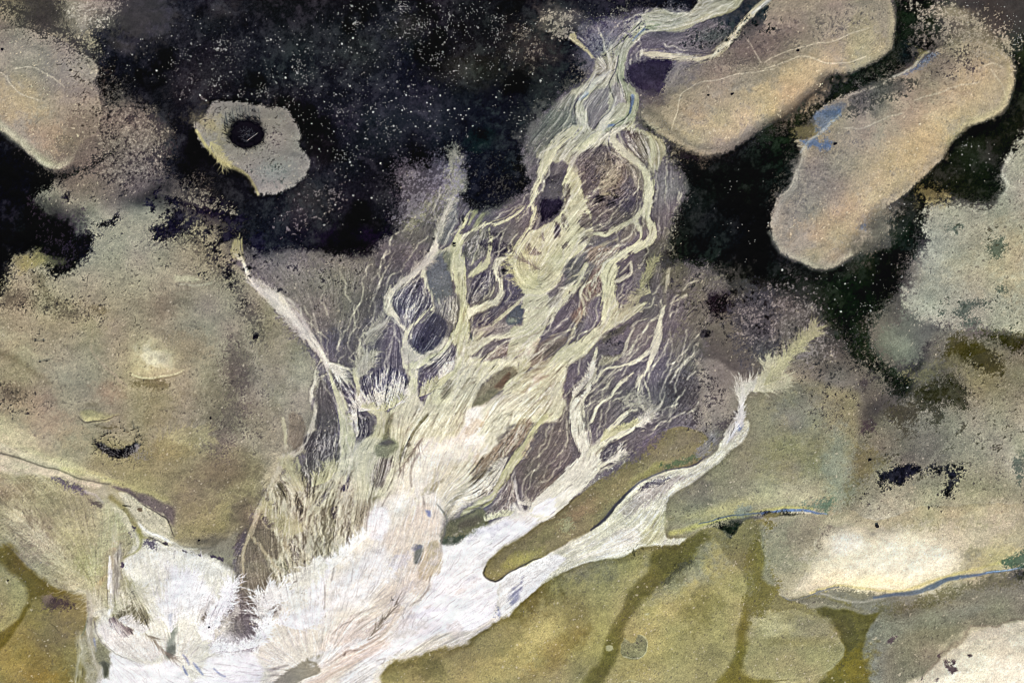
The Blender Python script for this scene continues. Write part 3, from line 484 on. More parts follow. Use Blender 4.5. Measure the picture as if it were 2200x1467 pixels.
    P('A 880,1250 1000,1080 1100,1050 1300,1150 1420,1250 1560,1380 1643,1467 E 1643,0 1500,40 1400,60 1300,0 1200,-40 1100,-60 1000,-50 A 950,1400 900,1350', (34, 29, 38), 4, .0, dith=30)
    P('E 950,100 1150,120 1300,240 1400,330 1480,440 1560,600 1643,740 1643,600 1500,380 1420,250 1300,120 1150,40', (60, 55, 52), 3, .55, dith=26, nz='3'); P('E 0,400 150,440 400,520 600,560 500,600 200,520 0,560', (60, 56, 48), 3, .55, dith=20, nz='3'); P('E 1450,750 1540,850 1560,1000 1500,1100 1580,1200 1480,1300 1400,1467 1300,1350 1450,1100 1420,900', (90, 80, 74), 6, .6, dith=24, nz='3'); P('E 0,1000 100,1040 150,1080 100,1130 0,1100', (80, 74, 66), 3, .6, dith=16, nz='3')
    # ---------------------------------------------------------------- 6. the delta: mud ground first
    MU = (104, 97, 98)
    P('0 1290,60 1240,80 C 520,350 480,480 400,560 280,650 200,720 120,830 80,960 90,1100 0 1140,400 1090,445 1050,460 1010,450 985,420 990,330 965,350 930,400 890,450 850,500 800,545 780,560 700,555 650,545 580,560 540,560 520,540 500,560 560,620 620,700 680,790 690,860 680,940 620,1000 580,1040 530,1130 510,1180 500,1240 450,1330 460,1380 560,1380 800,1200 1000,1160 1200,1080 1290,1035 1330,1000 1400,950 1480,930 1530,960 1545,900 1500,800 1530,700 1560,600 1480,570 1430,570 1440,470 1475,410 1440,340 1420,300 1395,285 1375,262 1378,220 1400,200 1450,150 1530,110 1570,60 1500,30 1400,20', MU, 6, .95, dith=14, gr=1.3, hl=.22, lab=5)
    for a in [(740, 505, 90, 30, 0, (32, 24, 42), .7), (445, 450, 60, 30, 0, (30, 22, 38), .5), (860, 440, 40, 50, 0, (34, 27, 40), .5), (1290, 90, 60, 50, -40, (124, 120, 124), .9), (1180, 270, 50, 60, 60, (104, 104, 92), .9), (1150, 310, 40, 50, 0, (112, 110, 102), .8), (1430, 400, 40, 60, 10, (130, 124, 122), .9), (1440, 160, 60, 60, 0, (128, 120, 118), .8), (1470, 110, 60, 26, 0, (132, 126, 122), .7), (1540, 75, 60, 20, -10, (78, 84, 80), .7),
              (1420, 540, 30, 60, 0, (92, 90, 80), .7), (1450, 600, 40, 50, 0, (106, 104, 84), .7), (940, 430, 50, 70, 30, (120, 116, 102), .8), (900, 500, 60, 50, 0, (104, 100, 92), .8), (840, 560, 40, 40, 0, (78, 74, 74), .8), (700, 640, 90, 80, 0, (120, 115, 106), .9), (640, 600, 60, 50, 0, (124, 120, 108), .7), (750, 600, 60, 50, 0, (116, 112, 102), .7),
              (790, 640, 30, 80, 0, (88, 82, 78), .7), (720, 730, 50, 40, 30, (92, 90, 98), .8), (780, 760, 60, 90, 0, (96, 90, 88), .7), (1500, 700, 30, 90, 10, (106, 102, 90), .8), (1470, 800, 50, 60, 0, (92, 88, 86), .8), (1440, 860, 50, 60, 20, (92, 88, 84), .7), (1400, 700, 40, 40, 0, (112, 104, 104), .6), (1250, 650, 30, 60, 30, (134, 114, 104), .7),
              (1540, 900, 40, 80, 0, (136, 128, 116), .7), (1500, 870, 26, 70, -10, (148, 138, 126), .8), (1600, 620, 60, 60, 0, (96, 90, 84), .5), (1580, 700, 60, 70, 0, (110, 104, 96), .7), (570, 1160, 50, 90, 0, (112, 104, 90), .8), (520, 1330, 50, 60, 0, (100, 92, 94), .8), (540, 1260, 50, 60, 0, (128, 122, 108), .7), (600, 1050, 60, 60, 0, (116, 108, 90), .6)]: G(*a)
    P('0 520,540 560,540 640,535 700,548 760,552 800,548 800,620 760,660 700,720 660,700 600,640', (124, 119, 110), 4, .6, dith=12, nz='3')
    P('c 250,260 420,230 560,200 640,170 700,200 690,350 640,470 560,560 440,680 350,700 240,640 250,480', (92, 84, 92), 4, .85, dith=26, nz='3'); P('c 700,80 800,60 830,160 810,260 850,380 860,470 740,520 640,560 560,620 480,700 400,800 340,840 340,760 480,620 600,520 690,400 690,250 700,160', (144, 140, 120), 4, .85, dith=10, nz='3')
    P('G 1220,440 1330,430 1390,500 1360,560 1300,590 1240,570', (34, 26, 34), 4, .9, dith=14); P('G 1190,670 1240,670 1250,710 1200,715', (36, 32, 36), 3, .9, dith=6); P('G 950,170 1000,180 1020,260 960,300 930,240', (38, 34, 34), 3, .8, dith=12); P('G 850,130 880,300 860,400 840,300', (60, 54, 50), 3, .8, dith=10)
    P('G 1400,480 1643,460 1643,860 1500,860 1400,760', (74, 72, 78), 4, .8, dith=26); P('G 1150,350 1330,340 1220,420 1150,560 1080,760 1180,960 1050,900 1000,1000 1000,760 1090,560', (112, 108, 92), 6, .7, dith=20)
    P('G 1000,960 1150,980 1200,1100 1200,1200 1060,1150 980,1060', (70, 64, 62), 4, .7, dith=22, nz='3'); P('G 1150,850 1200,900 1240,1050 1280,1300 1220,1250 1180,1050', (164, 154, 136), 5, .6, dith=8)
    P('G 1200,860 1420,960 1440,1150 1300,1310 1240,1180', (140, 132, 122), 6, .7); P('G 1250,1330 1420,1170 1400,1240 1280,1350', (70, 62, 64), 3, .7, dith=12, nz='3')
    # neck
    P('a 960,180 1100,95 1200,95 1300,130 1420,110 1500,30 1560,-40 1900,-60 1910,10 1780,80 1640,150 1500,220 1450,250 1290,300 1100,300 1000,340 900,450 850,520 830,640 830,740 900,860 940,960 940,1060 910,1130 930,1190 1050,1230 1150,1280 1200,1340 1210,1420 1180,1467 b 1470,300 1410,400 1350,300 1100,0 a 600,1467 100,1500 0,1400 150,1340 300,1250 380,1150 360,1060 360,960 440,870 300,1000 220,1000 250,920 420,800 500,740 550,640 555,560 600,500 700,430 790,400 900,300', (164, 159, 134), 3, 1, warp=.5, lab=6, hd=.45, ht=.05, hs=14)
    P('a 960,180 1000,200 900,300 800,400 700,440 600,500 640,420 800,300 830,200 870,180', (150, 146, 138), 5, .8); P('a 560,560 700,470 760,560 740,650 640,700 560,700', (150, 144, 120), 6, .8)
    P('C 1100,100 1180,10 1230,-60 1480,-60 1430,30 1340,90 1240,120 1160,150', (148, 142, 114), 3, 1, warp=.6, lab=6, hd=.8)
    P('a 460,960 560,870 690,810 700,900 680,1000 620,1080 520,1180 470,1090', (128, 120, 116), 4, .95, hl=.3, hd=0); P('a 770,760 800,850 830,920 860,960 800,960 750,980 740,900 720,820', (142, 134, 126), 3, .9)
    P('a 840,640 960,575 1100,545 1230,550 1260,620 1200,740 1150,850 1060,920 960,850 880,760', (54, 47, 60), 5, .97, dith=6, hl=0, lab=3); G(1400, 210, 30, 22, 0, (80, 74, 78), .6)
    P('a 210,940 320,870 400,930 360,1060 380,1130 300,1230 200,1310 100,1400 -40,1400 20,1200 100,1060', (116, 115, 102), 6, .8, hl=.3, hd=.2); P('a 30,1170 150,1000 130,1130 60,1300 -40,1300', (88, 92, 84), 8, .5)
    def ch(s, col='c', soft=2.2, op=.95, ht=.05, edge=1, hd=.35, **k): S(s, col, soft, op, edge=edge, ht=ht, hl=0, hd=hd, lab=6, warp=.6, **k)
    ch('a 1800,30,120 1640,90,100 1500,150,70 1380,200,46 1240,235,40 1080,225,60', (178, 174, 148), 5, .6); ch('a 1180,265,30 1300,265,24 1450,210,20 1640,120,20', (190, 180, 140), 4, .5, edge=0)
    ch('a 1150,240,50 1080,245,80 980,270,100 880,360,110 810,470,104 790,560,90 780,640,66 800,740,56 870,850,76 910,940,80 900,1040,80 850,1110,66 740,1160,56 640,1200,60 540,1290,60', (148, 149, 122), 2, .95, ht=-.04)
    ch('a 900,380,10 1000,250,20 1100,235,30', (196, 192, 150), 4, .6, edge=0)
    for s in ['a 990,215,9 880,320,9 800,395,12', 'a 770,520,6 745,650,8 700,750,9 700,840,8 742,930,8 690,1030,7 600,1120,7 540,1190,6', 'a 755,690,6 800,810,8 825,900,6', 'a 880,900,8 890,1000,10 840,1100,8 740,1160,8 690,1220,8 680,1300,8', 'a 540,740,7 480,840,12 400,940,14 368,990,12 375,1075,8', 'a 590,1220,6 500,1330,7 410,1440,12', 'a 820,735,12 860,770,10', 'b 900,10,8 820,120,8 720,240,14', 'b 1000,0,7 975,100,8 990,170,12', 'a 800,395,5 700,470,5 600,550,5', 'a 740,640,5 640,700,4 560,700,6 540,760,7', 'a 1160,440,10 1220,470,9 1240,480,4', 'c 1640,0 c 1640,0', 'C 990,325 1100,330,3 1280,350,3 1150,400,4', 'a 1420,590,3 1500,590,5 1560,570,5 1640,545,4']:
        if 'c 1640,0 c' in s: continue
        S(s, (56, 52, 62), 1.3, .8, False)
    for s in ['a 1015,280,16 950,330,14 900,390,9', 'a 900,890,30 900,960,26 880,1050,16', 'a 480,870,34 420,930,26', 'a 600,1210,26 660,1175,26 720,1160,14', 'a 720,1165,10 620,1170,16']: S(s, (108, 122, 150), 2.5, .75, False, lab=31)
    ch('a 700,650,30 620,720,44 540,800,44 460,880,30 400,970,20', (186, 184, 164), 3, .7); ch('a 380,1050,24 410,1110,50 430,1170,70 350,1260,70 250,1320,60 180,1420,60 110,1500,50', (190, 184, 160), 3, .9)
    ch('a 650,640,8 560,560,8', 'c', 2, .6); ch('a 430,1050,12 470,1140,14 510,1210,14', 'c', 2, .7); ch('a 700,1090,60 620,1180,50 520,1270,60 420,1380,70 340,1450,70', (200, 196, 168), 3, .9)
    ch('a 860,980,50 800,1060,60 720,1120,50', (202, 196, 164), 4, .6); ch('a 760,900,14 720,1020,24 640,1110,30 560,1210,30', 'c', 3, .7)
    ch('C 1625,0,16 1540,60,22 1470,140,34 1400,210,36 1340,290,36 1260,350,32 1130,370,40 1000,350,46 900,345,40 820,340,20', (196, 186, 152), 4, .85); S('C 1660,-30,14 1600,20,16 1520,80,12', (176, 178, 180), 3, .7)
    ch('C 820,350,8 815,310,6', 'c', 2, .6, edge=0); ch('C 1000,520,10 1060,400,24 1120,380,20', (160, 150, 138), 5, .6, edge=0); P('C 360,235 400,200 430,250 490,340 520,380 470,340', (176, 166, 130), 2, .9); S('C 365,240,8 430,280,8 500,370,10', (196, 186, 150), 2, .8)
    ch('a 850,1190,60 900,1170,40 930,1120,30', (180, 174, 140), 3, .7); 
    ch('b 1340,20,40 1440,80,30 1480,160,40 1470,250,40', (152, 144, 118), 3, .9); P('b 1400,60 1460,70 1500,120 1500,170 1470,200 1505,230 1470,300 1440,330 1400,260 1420,150', (154, 146, 120), 2, .95, dith=5)
    P('b 1120,30 1250,20 1350,60 1370,150 1350,280 1280,300 1200,220 1130,110', (128, 120, 108), 3, .9, hl=.7, hd=.4); P('b 1120,30 1180,10 1250,60 1230,90 1150,70', (80, 68, 66), 3, .8, dith=10, nz='3')
    # b tile: first braid
    ch('b 700,-20,110 560,80,96 460,200,96 400,340,92 360,440,70 310,560,60 270,680,56 290,760,50 280,870,56 220,960,50 150,1070,46 110,1140,40 100,1230,40 140,1330,60 230,1420,80 330,1450,110', (196, 190, 154), 2.5)
    ch('b 900,20,90 780,120,80 670,200,70 630,300,60', (202, 198, 160), 2.5)
    P('b 620,200 700,230 680,330 720,430 740,540 780,640 820,740 850,850 860,950 820,1000 760,1100 650,1180 590,1250 560,1320 520,1400 440,1480 200,1480 120,1330 90,1200 110,1120 200,1000 260,920 340,920 420,870 500,830 550,760 590,700 560,600 550,500 590,380 600,280', (192, 187, 152), 2.5, 1, warp=.6, hl=0, hd=.6, lab=6, ht=.06, hs=10)
    P('b 620,560 680,520 760,740 840,900 780,960 700,960 650,860 600,700', (176, 170, 140), 8, .6); P('b 1000,200 1060,150 1250,300 1340,400 1300,600 1210,480 1100,330', (140, 133, 116), 3, .8, hl=.5, hd=.3)
    P('b 700,250 780,170 900,130 980,150 1000,200 1080,260 1160,360 1170,430 1190,500 1280,560 1300,600 1240,730 1190,820 1100,900 1000,960 880,1010 850,900 820,760 780,640 740,500 690,350', (104, 96, 94), 3, 1, hl=.35, hd=0, gr=1.8, lab=5)
    for a in [(1240, 345, 22, 30, 0, (130, 124, 120), .7), (1280, 380, 26, 40, 0, (80, 74, 86), .6), (1290, 330, 30, 24, 0, (92, 84, 84), .7), (1280, 420, 20, 20, 0, (66, 60, 76), .8), (1340, 430, 36, 26, -10, (72, 66, 80), .9), (1320, 375, 16, 34, 30, (122, 114, 98), .7), (1330, 480, 40, 18, -20, (108, 102, 98), .8), (1350, 400, 20, 30, 0, (100, 100, 104), .6), (1275, 510, 30, 14, -30, (126, 118, 108), .6)]: G(*a)
    P('b 900,330 1000,230 1100,300 1110,420 1060,520 960,620 900,600 900,480', (130, 118, 104), 3, .6, dith=16, nz='3'); P('b 860,640 960,570 980,590 900,690 860,710', (40, 34, 42), 2, .8, dith=5, nz='3'); P('b 980,650 1040,640 1060,700 1000,720', (40, 36, 52), 2, .8, dith=10)
    ch('b 1000,560,6 1100,500,10 1150,420,10 1150,360,8', (170, 162, 134), 3, .6, edge=0); ch('b 950,600,20 1040,590,16', (176, 168, 130), 4, .6, edge=0)
    P('b 330,620 380,520 440,430 560,370 570,450 545,560 555,640 570,690 520,780 440,840 350,910 330,800 325,700', (92, 86, 90), 2.5, .98, hl=.1, hd=0, lab=5); P('b 335,700 380,620 460,640 540,640 572,660 560,720 500,790 430,830 370,860 335,800', (46, 40, 56), 5, .9, dith=5, lab=3); P('b 435,450 480,410 520,400 450,480 380,540', (56, 50, 54), 2, .7, dith=5, nz='3')
    for s in ['480,870 520,880 540,950 510,1020 470,1020 475,940', '570,790 605,820 620,880 595,930 545,880', '700,770 760,740 810,810 830,900 780,920 710,860', '200,1130 240,1050 268,1080 240,1160 180,1210 145,1170', '230,1190 290,1080 350,1140 400,1250 330,1300 260,1270', '590,640 640,620 620,700 590,700', '560,540 600,500 620,640 570,620', '370,980 390,960 400,1040 370,1020', '740,1010 800,1010 760,1050 700,1060', '540,1080 600,1040 640,1030 590,1090']:
        P('b ' + s, (108, 100, 96), 2.5, .85, hl=.5, hd=.2)
    P('b 480,900 520,900 530,950 505,1000 480,990', (70, 64, 78), 3, .7)
    ch('b 980,60,30 1040,130,70 1130,200,60 1250,300,44 1340,390,44 1370,470,70 1350,600,74 1340,700,84 1330,800,80 1370,880,86 1385,980,84 1280,1065,84 1150,1130,84 1020,1210,90 950,1300,100 970,1400,120 1000,1480,130', (202, 198, 162), 2.5)
    ch('b 1060,30,20 1120,150,24 1200,260,20 1330,320,20', (176, 172, 148), 3, .7); ch('b 1375,60,50 1395,180,60 1385,300,50 1370,420,40', (190, 184, 150), 4, .8)
    ch('b 1310,680,40 1230,820,50 1130,870,36 1050,920,40 950,985,26 860,960,20', (188, 184, 152), 2.5); ch('b 1240,800,40 1250,900,50 1290,1000,40', (196, 192, 158), 2.5); ch('b 1060,930,20 1070,1010,20 1070,1100,18', (180, 174, 148), 3, .7)
    P('b 1120,930 1200,870 1235,920 1230,1020 1180,1060 1110,1040 1100,980', (128, 120, 110), 4, .95, hl=.3, hd=0); P('b 1290,800 1330,820 1340,900 1310,960 1285,900', (124, 118, 106), 4, .9, hl=.3, hd=0)
    S('b 1380,380,8 1400,450,8 1395,600,5 1390,700,5', (76, 72, 64), 1.5, .6, False)
    ch('b 1060,1010,30 960,1060,30 880,1090,30 820,1130,26', (178, 168, 138), 3, .7); P('b 780,1100 900,1080 1000,1080 1100,1080 1050,1140 960,1200 900,1300 840,1250 760,1200', (158, 138, 120), 6, .8, hl=.6, hd=.3); P('b 560,1330 600,1230 700,1150 780,1130 740,1230 650,1320 570,1400', (100, 98, 98), 5, .95, hl=.15, hd=0); 
    # c tile: west arm
    ch('c 800,480,8 740,570,16 690,670,20 650,760,22 610,850,24 590,950,30 580,1030,66 530,1110,56 440,1190,36 360,1260,36 280,1320,36 190,1410,44 130,1480,40', (218, 208, 186), 2, .95)
    ch('c 1560,400,60 1500,560,36 1440,620,40 1340,700,30 1200,775,36 1060,790,34 960,840,40 880,890,60 800,930,80 700,1020,50 600,1075,56', (194, 188, 154), 2.5)
    ch('c 1450,600,10 1340,650,14 1230,730,14 1100,760,12', (176, 170, 140), 2, .8)
    ch('c 930,670,24 880,740,44 830,820,50 790,920,80 770,1050,100 790,1180,130 810,1300,130 830,1400,120 840,1480,120', (194, 190, 146), 3); ch('c 1030,690,50 980,760,50 930,840,50', (164, 164, 120), 5, .7); ch('c 960,680,40 900,780,40', (176, 176, 118), 4, .6)
    ch('c 1090,820,20 1100,920,22 1080,1050,30 1040,1160,60 940,1230,60 880,1290,60', (186, 182, 144), 3); ch('c 1000,840,14 1000,950,16 960,1060,30 900,1160,50', (184, 180, 144), 3); ch('c 740,1000,40 760,1100,40 730,1200,30 740,1300,40', (190, 186, 144), 3)
    for s in ['900,880 980,850 990,960 950,1060 900,1130 840,1020 860,930', '1010,860 1080,830 1080,960 1050,1060 990,1120 930,1140 960,1050 1000,960']: P('c ' + s, (112, 108, 96), 3, .9, hl=.5, hd=.1)
    P('c 1010,970 1060,960 1060,1020 1030,1010', (40, 36, 44), 2, .8, dith=5); P('c 1100,960 1200,960 1300,1010 1200,1080 1150,1080 1090,1010', (44, 38, 50), 3, .85, dith=10); P('c 1110,860 1200,850 1210,900 1130,900', (50, 44, 50), 3, .8, dith=10)
    ch('c 1320,1030,16 1240,1090,28 1170,1120,46 1140,1200,46 1160,1300,46 1190,1400,46 1180,1480,56', (202, 196, 168), 2)
    P('c 540,1140 640,1060 720,1060 730,1200 720,1330 730,1467 540,1467 520,1350 520,1230', (104, 106, 106), 5, .95, hl=.1, hd=0); P('c 660,1060 740,1040 740,1180 690,1200', (140, 140, 110), 5, .7)
    P('c 640,800 690,800 700,820 660,830', (24, 22, 30), 1.5, .9, dith=3, nz='3'); P('c 560,910 580,900 580,930', (26, 24, 30), 1.5, .9); P('c 745,965 770,960 765,980', (20, 20, 24), 1.5, .95); P('c 820,710 850,700 855,740 830,755', (20, 18, 26), 1.5, .95, dith=4); P('c 525,1040 550,1035 545,1055', (20, 20, 24), 1.5, .9); P('c 1175,1200 1210,1200 1200,1235 1180,1225', (24, 22, 30), 1.5, .95, dith=4)
    P('c 600,850 740,640 770,560 780,640 800,720 780,850 700,960 620,970', (116, 116, 110), 4, .8, hl=.35)
    # d tile: the pale wedge stream
    ch('d 145,10,10 125,90,50 120,170,70 180,280,60', (158, 152, 112), 3, .9); ch('d 160,240,20 210,350,40 260,450,50 330,520,70 440,590,90 540,670,110 630,770,110 730,880,110 820,990,100 900,1090,80 950,1180,56 970,1260,50 1000,1350,56 1050,1480,70', (212, 202, 182), 5, .92); ch('d 470,580,40 580,700,60 700,860,70 820,990,60 910,1100,50 960,1200,40', (226, 218, 200), 5, .7, edge=0)
    ch('d 600,620,70 700,760,70 800,880,50', (196, 186, 176), 10, .6, edge=0)
    S('d 240,390,14 250,420,12', (40, 34, 40), 2, .9, False)
    for s, w in [('d 980,1190,14 1080,1230,20 1200,1300,26', .8), ('d 1000,1260,20 1100,1350,36 1200,1430,40', .9), ('d 1330,1060,30 1330,1140,50 1290,1250,66 1250,1350,80 1240,1480,90', .95), ('d 900,1170,12 850,1260,16 840,1400,24 835,1480,30', .75), ('d 940,1300,12 880,1380,18 830,1450,26', .85),
                 ('d 1520,780,18 1470,880,22 1380,920,18 1310,960,14 1290,1040,18 1320,1130,30', .85), ('d 1540,500,10 1530,600,14 1520,700,16', .5), ('d 1560,560,40 1520,660,50 1520,740,46 1600,830,40 1640,870,40', .95)]: ch(s, (204, 198, 166), 2.5, w)
    P('d 990,1290 1030,1300 1100,1380 1160,1467 1080,1467 1040,1380', (60, 54, 64), 3, .8, dith=8)
    # e tile: twin eyes
    P('e 0,540 200,520 320,560 350,700 360,900 380,1050 390,1200 340,1320 200,1380 60,1350 -40,1200 -60,900 -40,700', (102, 96, 98), 5, .8, hl=.45, hd=0); P('e -20,1180 60,1080 200,1010 340,1020 395,1150 380,1260 300,1340 200,1370 80,1290', (68, 64, 78), 8, .9, hl=.6, hd=0)
    ch('e 640,-20,56 540,70,44 440,150,44 330,240,46 260,320,52 238,400,46 245,470,46 300,530,44 360,600,48 410,670,60', (216, 208, 182), 2.2)
    ch('e 570,70,70 575,140,50 600,220,40 625,310,34 650,400,26 655,440,24 570,478,26 500,550,34 450,620,36 400,690,56 390,760,60 400,860,80 440,960,110 450,1050,120 460,1150,110 470,1300,130', (206, 200, 168), 2.2)
    ch('e 230,520,20 180,590,20 100,630,16 20,670,14', (206, 200, 178), 2, .85)
    P('e 400,720 460,780 520,850 600,860 700,790 790,690 830,720 780,820 680,900 560,960 480,1000 400,960 370,850', (196, 188, 164), 4, .95, hd=.2, lab=6)
    ch('e 420,980,100 560,950,60 680,890,50 780,800,46 850,680,50 880,560,40 910,440,50', (202, 198, 160), 2.5, .9)
    ch('e 880,-20,130 890,180,120 910,300,104 930,420,80 930,520,110 910,640,150 920,740,170 920,840,150 890,950,120 850,1040,110 760,1120,110 700,1220,160', (192, 188, 150), 3)
    ch('e 830,-20,40 850,100,40 870,220,40', (198, 194, 152), 3, .8)
    ch('e 1230,-20,44 1220,100,44 1255,200,46 1270,300,54 1220,380,56 1120,430,60 1000,480,90 960,560,70', (206, 200, 172), 2.5); ch('e 1215,190,12 1195,310,14 1150,370,16', (190, 184, 160), 2, .8); ch('e 1050,300,5 1120,265,6 1190,230,7', (190, 184, 170), 1.5, .8, edge=0); ch('e 1060,400,5 1130,330,6 1180,260,6', (180, 174, 160), 1.5, .7, edge=0)
    ch('e 1480,350,26 1380,430,26 1280,500,40 1180,600,40 1080,670,56 1000,760,80', (188, 183, 150), 2.5); ch('e 1460,260,8 1400,330,10 1340,430,14', (180, 174, 152), 2, .7)
    ch('e 1490,630,60 1340,670,60 1200,710,60 1080,770,80 1000,860,110', (206, 201, 168), 3)
    P('e 960,900 1100,900 1300,930 1480,880 1640,860 1640,1000 1440,960 1440,1050 1420,1120 1380,1000 1200,1050 1100,1130 1040,1220 1000,1400 900,1500 560,1500 560,1300 640,1220 740,1180 850,1080 900,1000', (202, 197, 160), 4, 1, hl=0, hd=.5, lab=6)
    P('e 940,960 1060,980 1080,1100 1000,1250 900,1400 860,1200 880,1080', (216, 208, 178), 10, .7)
    P('e 262,340 350,255 450,205 535,165 580,260 615,350 625,425 520,495 470,560 420,620 340,560 285,460', (90, 83, 92), 4, 1, hl=.75, hd=.2, gr=1.4, lab=5); P('e 345,530 400,500 440,540 420,620 390,600', (196, 188, 176), 8, .7)
    P('e 440,700 500,590 560,515 650,485 740,520 792,600 775,700 700,790 600,850 520,845 462,780', (72, 68, 80), 4, 1, hl=.25, hd=.5, gr=1.5, lab=5); P('e 440,700 560,515 620,500 540,620 480,720', (104, 96, 100), 8, .6); P('e 480,760 560,660 640,620 680,660 600,840 520,840', (46, 42, 56), 5, .7, dith=12)
    P('e 618,40 740,-10 790,100 800,250 780,380 720,440 672,438 640,340 600,200', (108, 109, 110), 5, 1, hl=.05, hd=0, lab=5); P('e 660,400 780,330 850,300 890,400 860,500 800,540 690,480', (118, 113, 116), 7, .9, hl=.5, hd=0)
    P('e 790,420 880,330 890,440 840,560 800,560', (126, 120, 112), 6, .7, hl=.8)
    P('e 1020,180 1100,110 1190,90 1200,220 1150,330 1040,420 960,390 960,300', (98, 92, 100), 4, 1, hl=.5, hd=.1, lab=5); P('e 1040,160 1180,110 1190,200 1080,260 1030,240', (68, 62, 76), 6, .8, hl=.6)
    P('e 1295,120 1380,40 1450,180 1475,280 1380,370 1250,450 1160,590 1000,620 985,600 1040,560 1160,480 1270,410 1310,290', (98, 93, 102), 5, 1, hl=.35, hd=.1, lab=5); P('e 1010,600 1100,500 1190,460 1180,560 1100,630', (72, 66, 78), 5, .8, hl=.5); P('e 1265,80 1310,50 1320,80 1280,110', (24, 22, 30), 2, .9, dith=4, nz='3')
    P('e 990,620 1100,640 1200,590 1320,560 1460,590 1340,640 1200,690 1080,670 1020,690', (150, 142, 134), 6, .85, hl=.2)
    P('e 1310,530 1360,460 1480,395 1490,480 1450,570 1380,592 1330,572', (96, 98, 98), 2.5, 1, hl=0, hd=0, fray=.15, lab=32); G(1098, 686, 14, 9, 0, (126, 130, 116), .9)
    P('e 1110,935 1180,850 1330,750 1440,670 1480,690 1450,800 1310,890 1180,935', (138, 124, 112), 4, 1, hl=.6, hd=.3, lab=5)
    P('e 1030,1240 1100,1135 1200,1060 1330,1000 1400,985 1425,1080 1350,1150 1260,1220 1190,1270 1150,1330 1020,1350', (138, 131, 108), 5, .9, hl=0, hd=0, fray=.15, lab=26, ht=.1, hs=8); P('e 1040,1280 1150,1200 1240,1220 1150,1320 1030,1345', (112, 112, 92), 6, .6); P('e 1200,1180 1300,1080 1350,1040 1340,1110 1260,1200', (96, 76, 62), 4, .7)
    P('e 1320,1150 1385,1080 1422,1100 1400,1155 1300,1212', (92, 118, 124), 3, .95, lab=33); S('e 1025,1230,5 1015,1340,6', (60, 66, 62), 1.3, .8, False); S('e 1190,1275,5 1260,1225,5 1330,1180,4', (60, 70, 74), 1.2, .8, False)
    P('e 540,1040 620,980 700,1110 650,1200 580,1275 530,1235', (100, 90, 94), 4, .95, hl=.5); P('e 660,920 800,800 870,790 870,950 800,1040 710,1060 650,980', (104, 97, 104), 5, .95, hl=.85)
    P('e 760,1150 850,1110 840,1200 740,1300 720,1240', (120, 112, 96), 5, .6, hl=.6)
    P('e 975,660 1015,740 1000,730', (50, 66, 74), 2, .8)
    for s in ['e 690,1200,6 780,1180,4', 'e 935,960,7 900,1040,8 830,1120,7 800,1200,6', 'e 935,150,4 940,330,5 930,400,5', 'e 890,440,5 850,560,6 830,660,5', 'e 940,440,6 970,560,6 985,680,7', 'e 1000,870,4 950,940,6']: S(s, (96, 92, 66), 1.4, .6)
    # f tile: central body
    P('f -20,-40 0,60 60,190 108,280 106,400 96,560 60,600 -20,640 -40,900 0,930 60,900 50,1130 140,1010 230,790 260,730 330,560 380,520 480,380 570,240 560,190 480,250 400,320 330,300 440,150 460,80 470,-40', (190, 186, 150), 3, 1, warp=.5, hl=0, hd=.5, lab=6, ht=.05, hs=10)
    P('f 0,0 60,180 120,230 250,330 400,200 300,20', (182, 176, 142), 8, .5, hl=.4, hd=.5); S('b 120,1330,60 200,1430,80 f 250,280,80 370,200,80 420,120,50', (204, 200, 160), 4, .8); P('f 400,0 500,0 460,60 400,80', (206, 202, 166), 5, .8)
    P('f 450,240 560,60 620,0 690,-10 620,90 600,160 560,200', (104, 102, 98), 5, .9, hl=.2, hd=0); ch('f 690,50,50 620,200,50 560,300,44 480,400,40 400,500,30 330,600,30', (186, 182, 150), 3)
    P('f 380,600 480,430 640,250 660,280 600,420 560,560 450,660 370,700', (104, 96, 98), 5, 1, hl=.3, hd=.2, lab=5); P('f 330,300 450,210 470,290 430,420 330,440', (128, 124, 114), 6, .6, hl=.3)
    for s in ['f 500,180,6 560,140,7 620,130,8', 'f 460,290,6 530,250,7 590,250,8', 'f 430,330,6 510,280,7 580,270,7', 'f 440,420,6 470,330,6', 'f 700,200,14 640,300,16 650,420,18 680,560,20', 'f 640,280,12 690,370,14 730,370,12 720,270,12 690,200,12', 'f 850,260,14 760,360,18 700,430,14', 'f 660,440,14 590,600,16 540,720,22 450,840,30 350,920,50 220,1010,56 80,1100,60', 'f 600,620,12 460,670,12 360,700,10', 'f 780,120,6 720,180,8 690,240,8', 'f 770,280,6 840,330,6', 'f 640,560,10 700,560,12 650,480,8']: ch(s, (194, 186, 154), 2, .8)
    P('f 700,200 740,100 830,60 840,260 780,290 720,270', (134, 108, 98), 5, .75, hl=.6, hd=.3); P('f 560,500 620,420 640,540 600,600', (142, 118, 102), 5, .7); P('f 680,440 840,330 830,560 680,680 650,640', (112, 104, 112), 5, .8, hl=.3); P('f 230,770 400,700 520,720 440,830 300,920 160,980 200,850', (128, 116, 104), 5, .8, hl=.4, hd=.3)
    ch('f 960,-20,110 900,80,150 895,180,140 900,280,100 905,380,140 910,480,180 870,590,150 800,680,130 700,760,130 600,830,160 480,900,160 400,1000,160 300,1100,220 150,1180,300 20,1260,360', (204, 199, 160), 3)
    P('f -20,1180 150,1080 350,980 480,960 520,1000 500,1100 490,1250 520,1400 400,1500 -40,1500', (206, 200, 164), 5, 1, hl=0, hd=.8, lab=6); P('f 100,1180 180,1140 180,1180 60,1240', (160, 148, 118), 5, .7); P('f 200,1100 330,1050 340,1070 220,1120', (150, 132, 116), 4, .6)
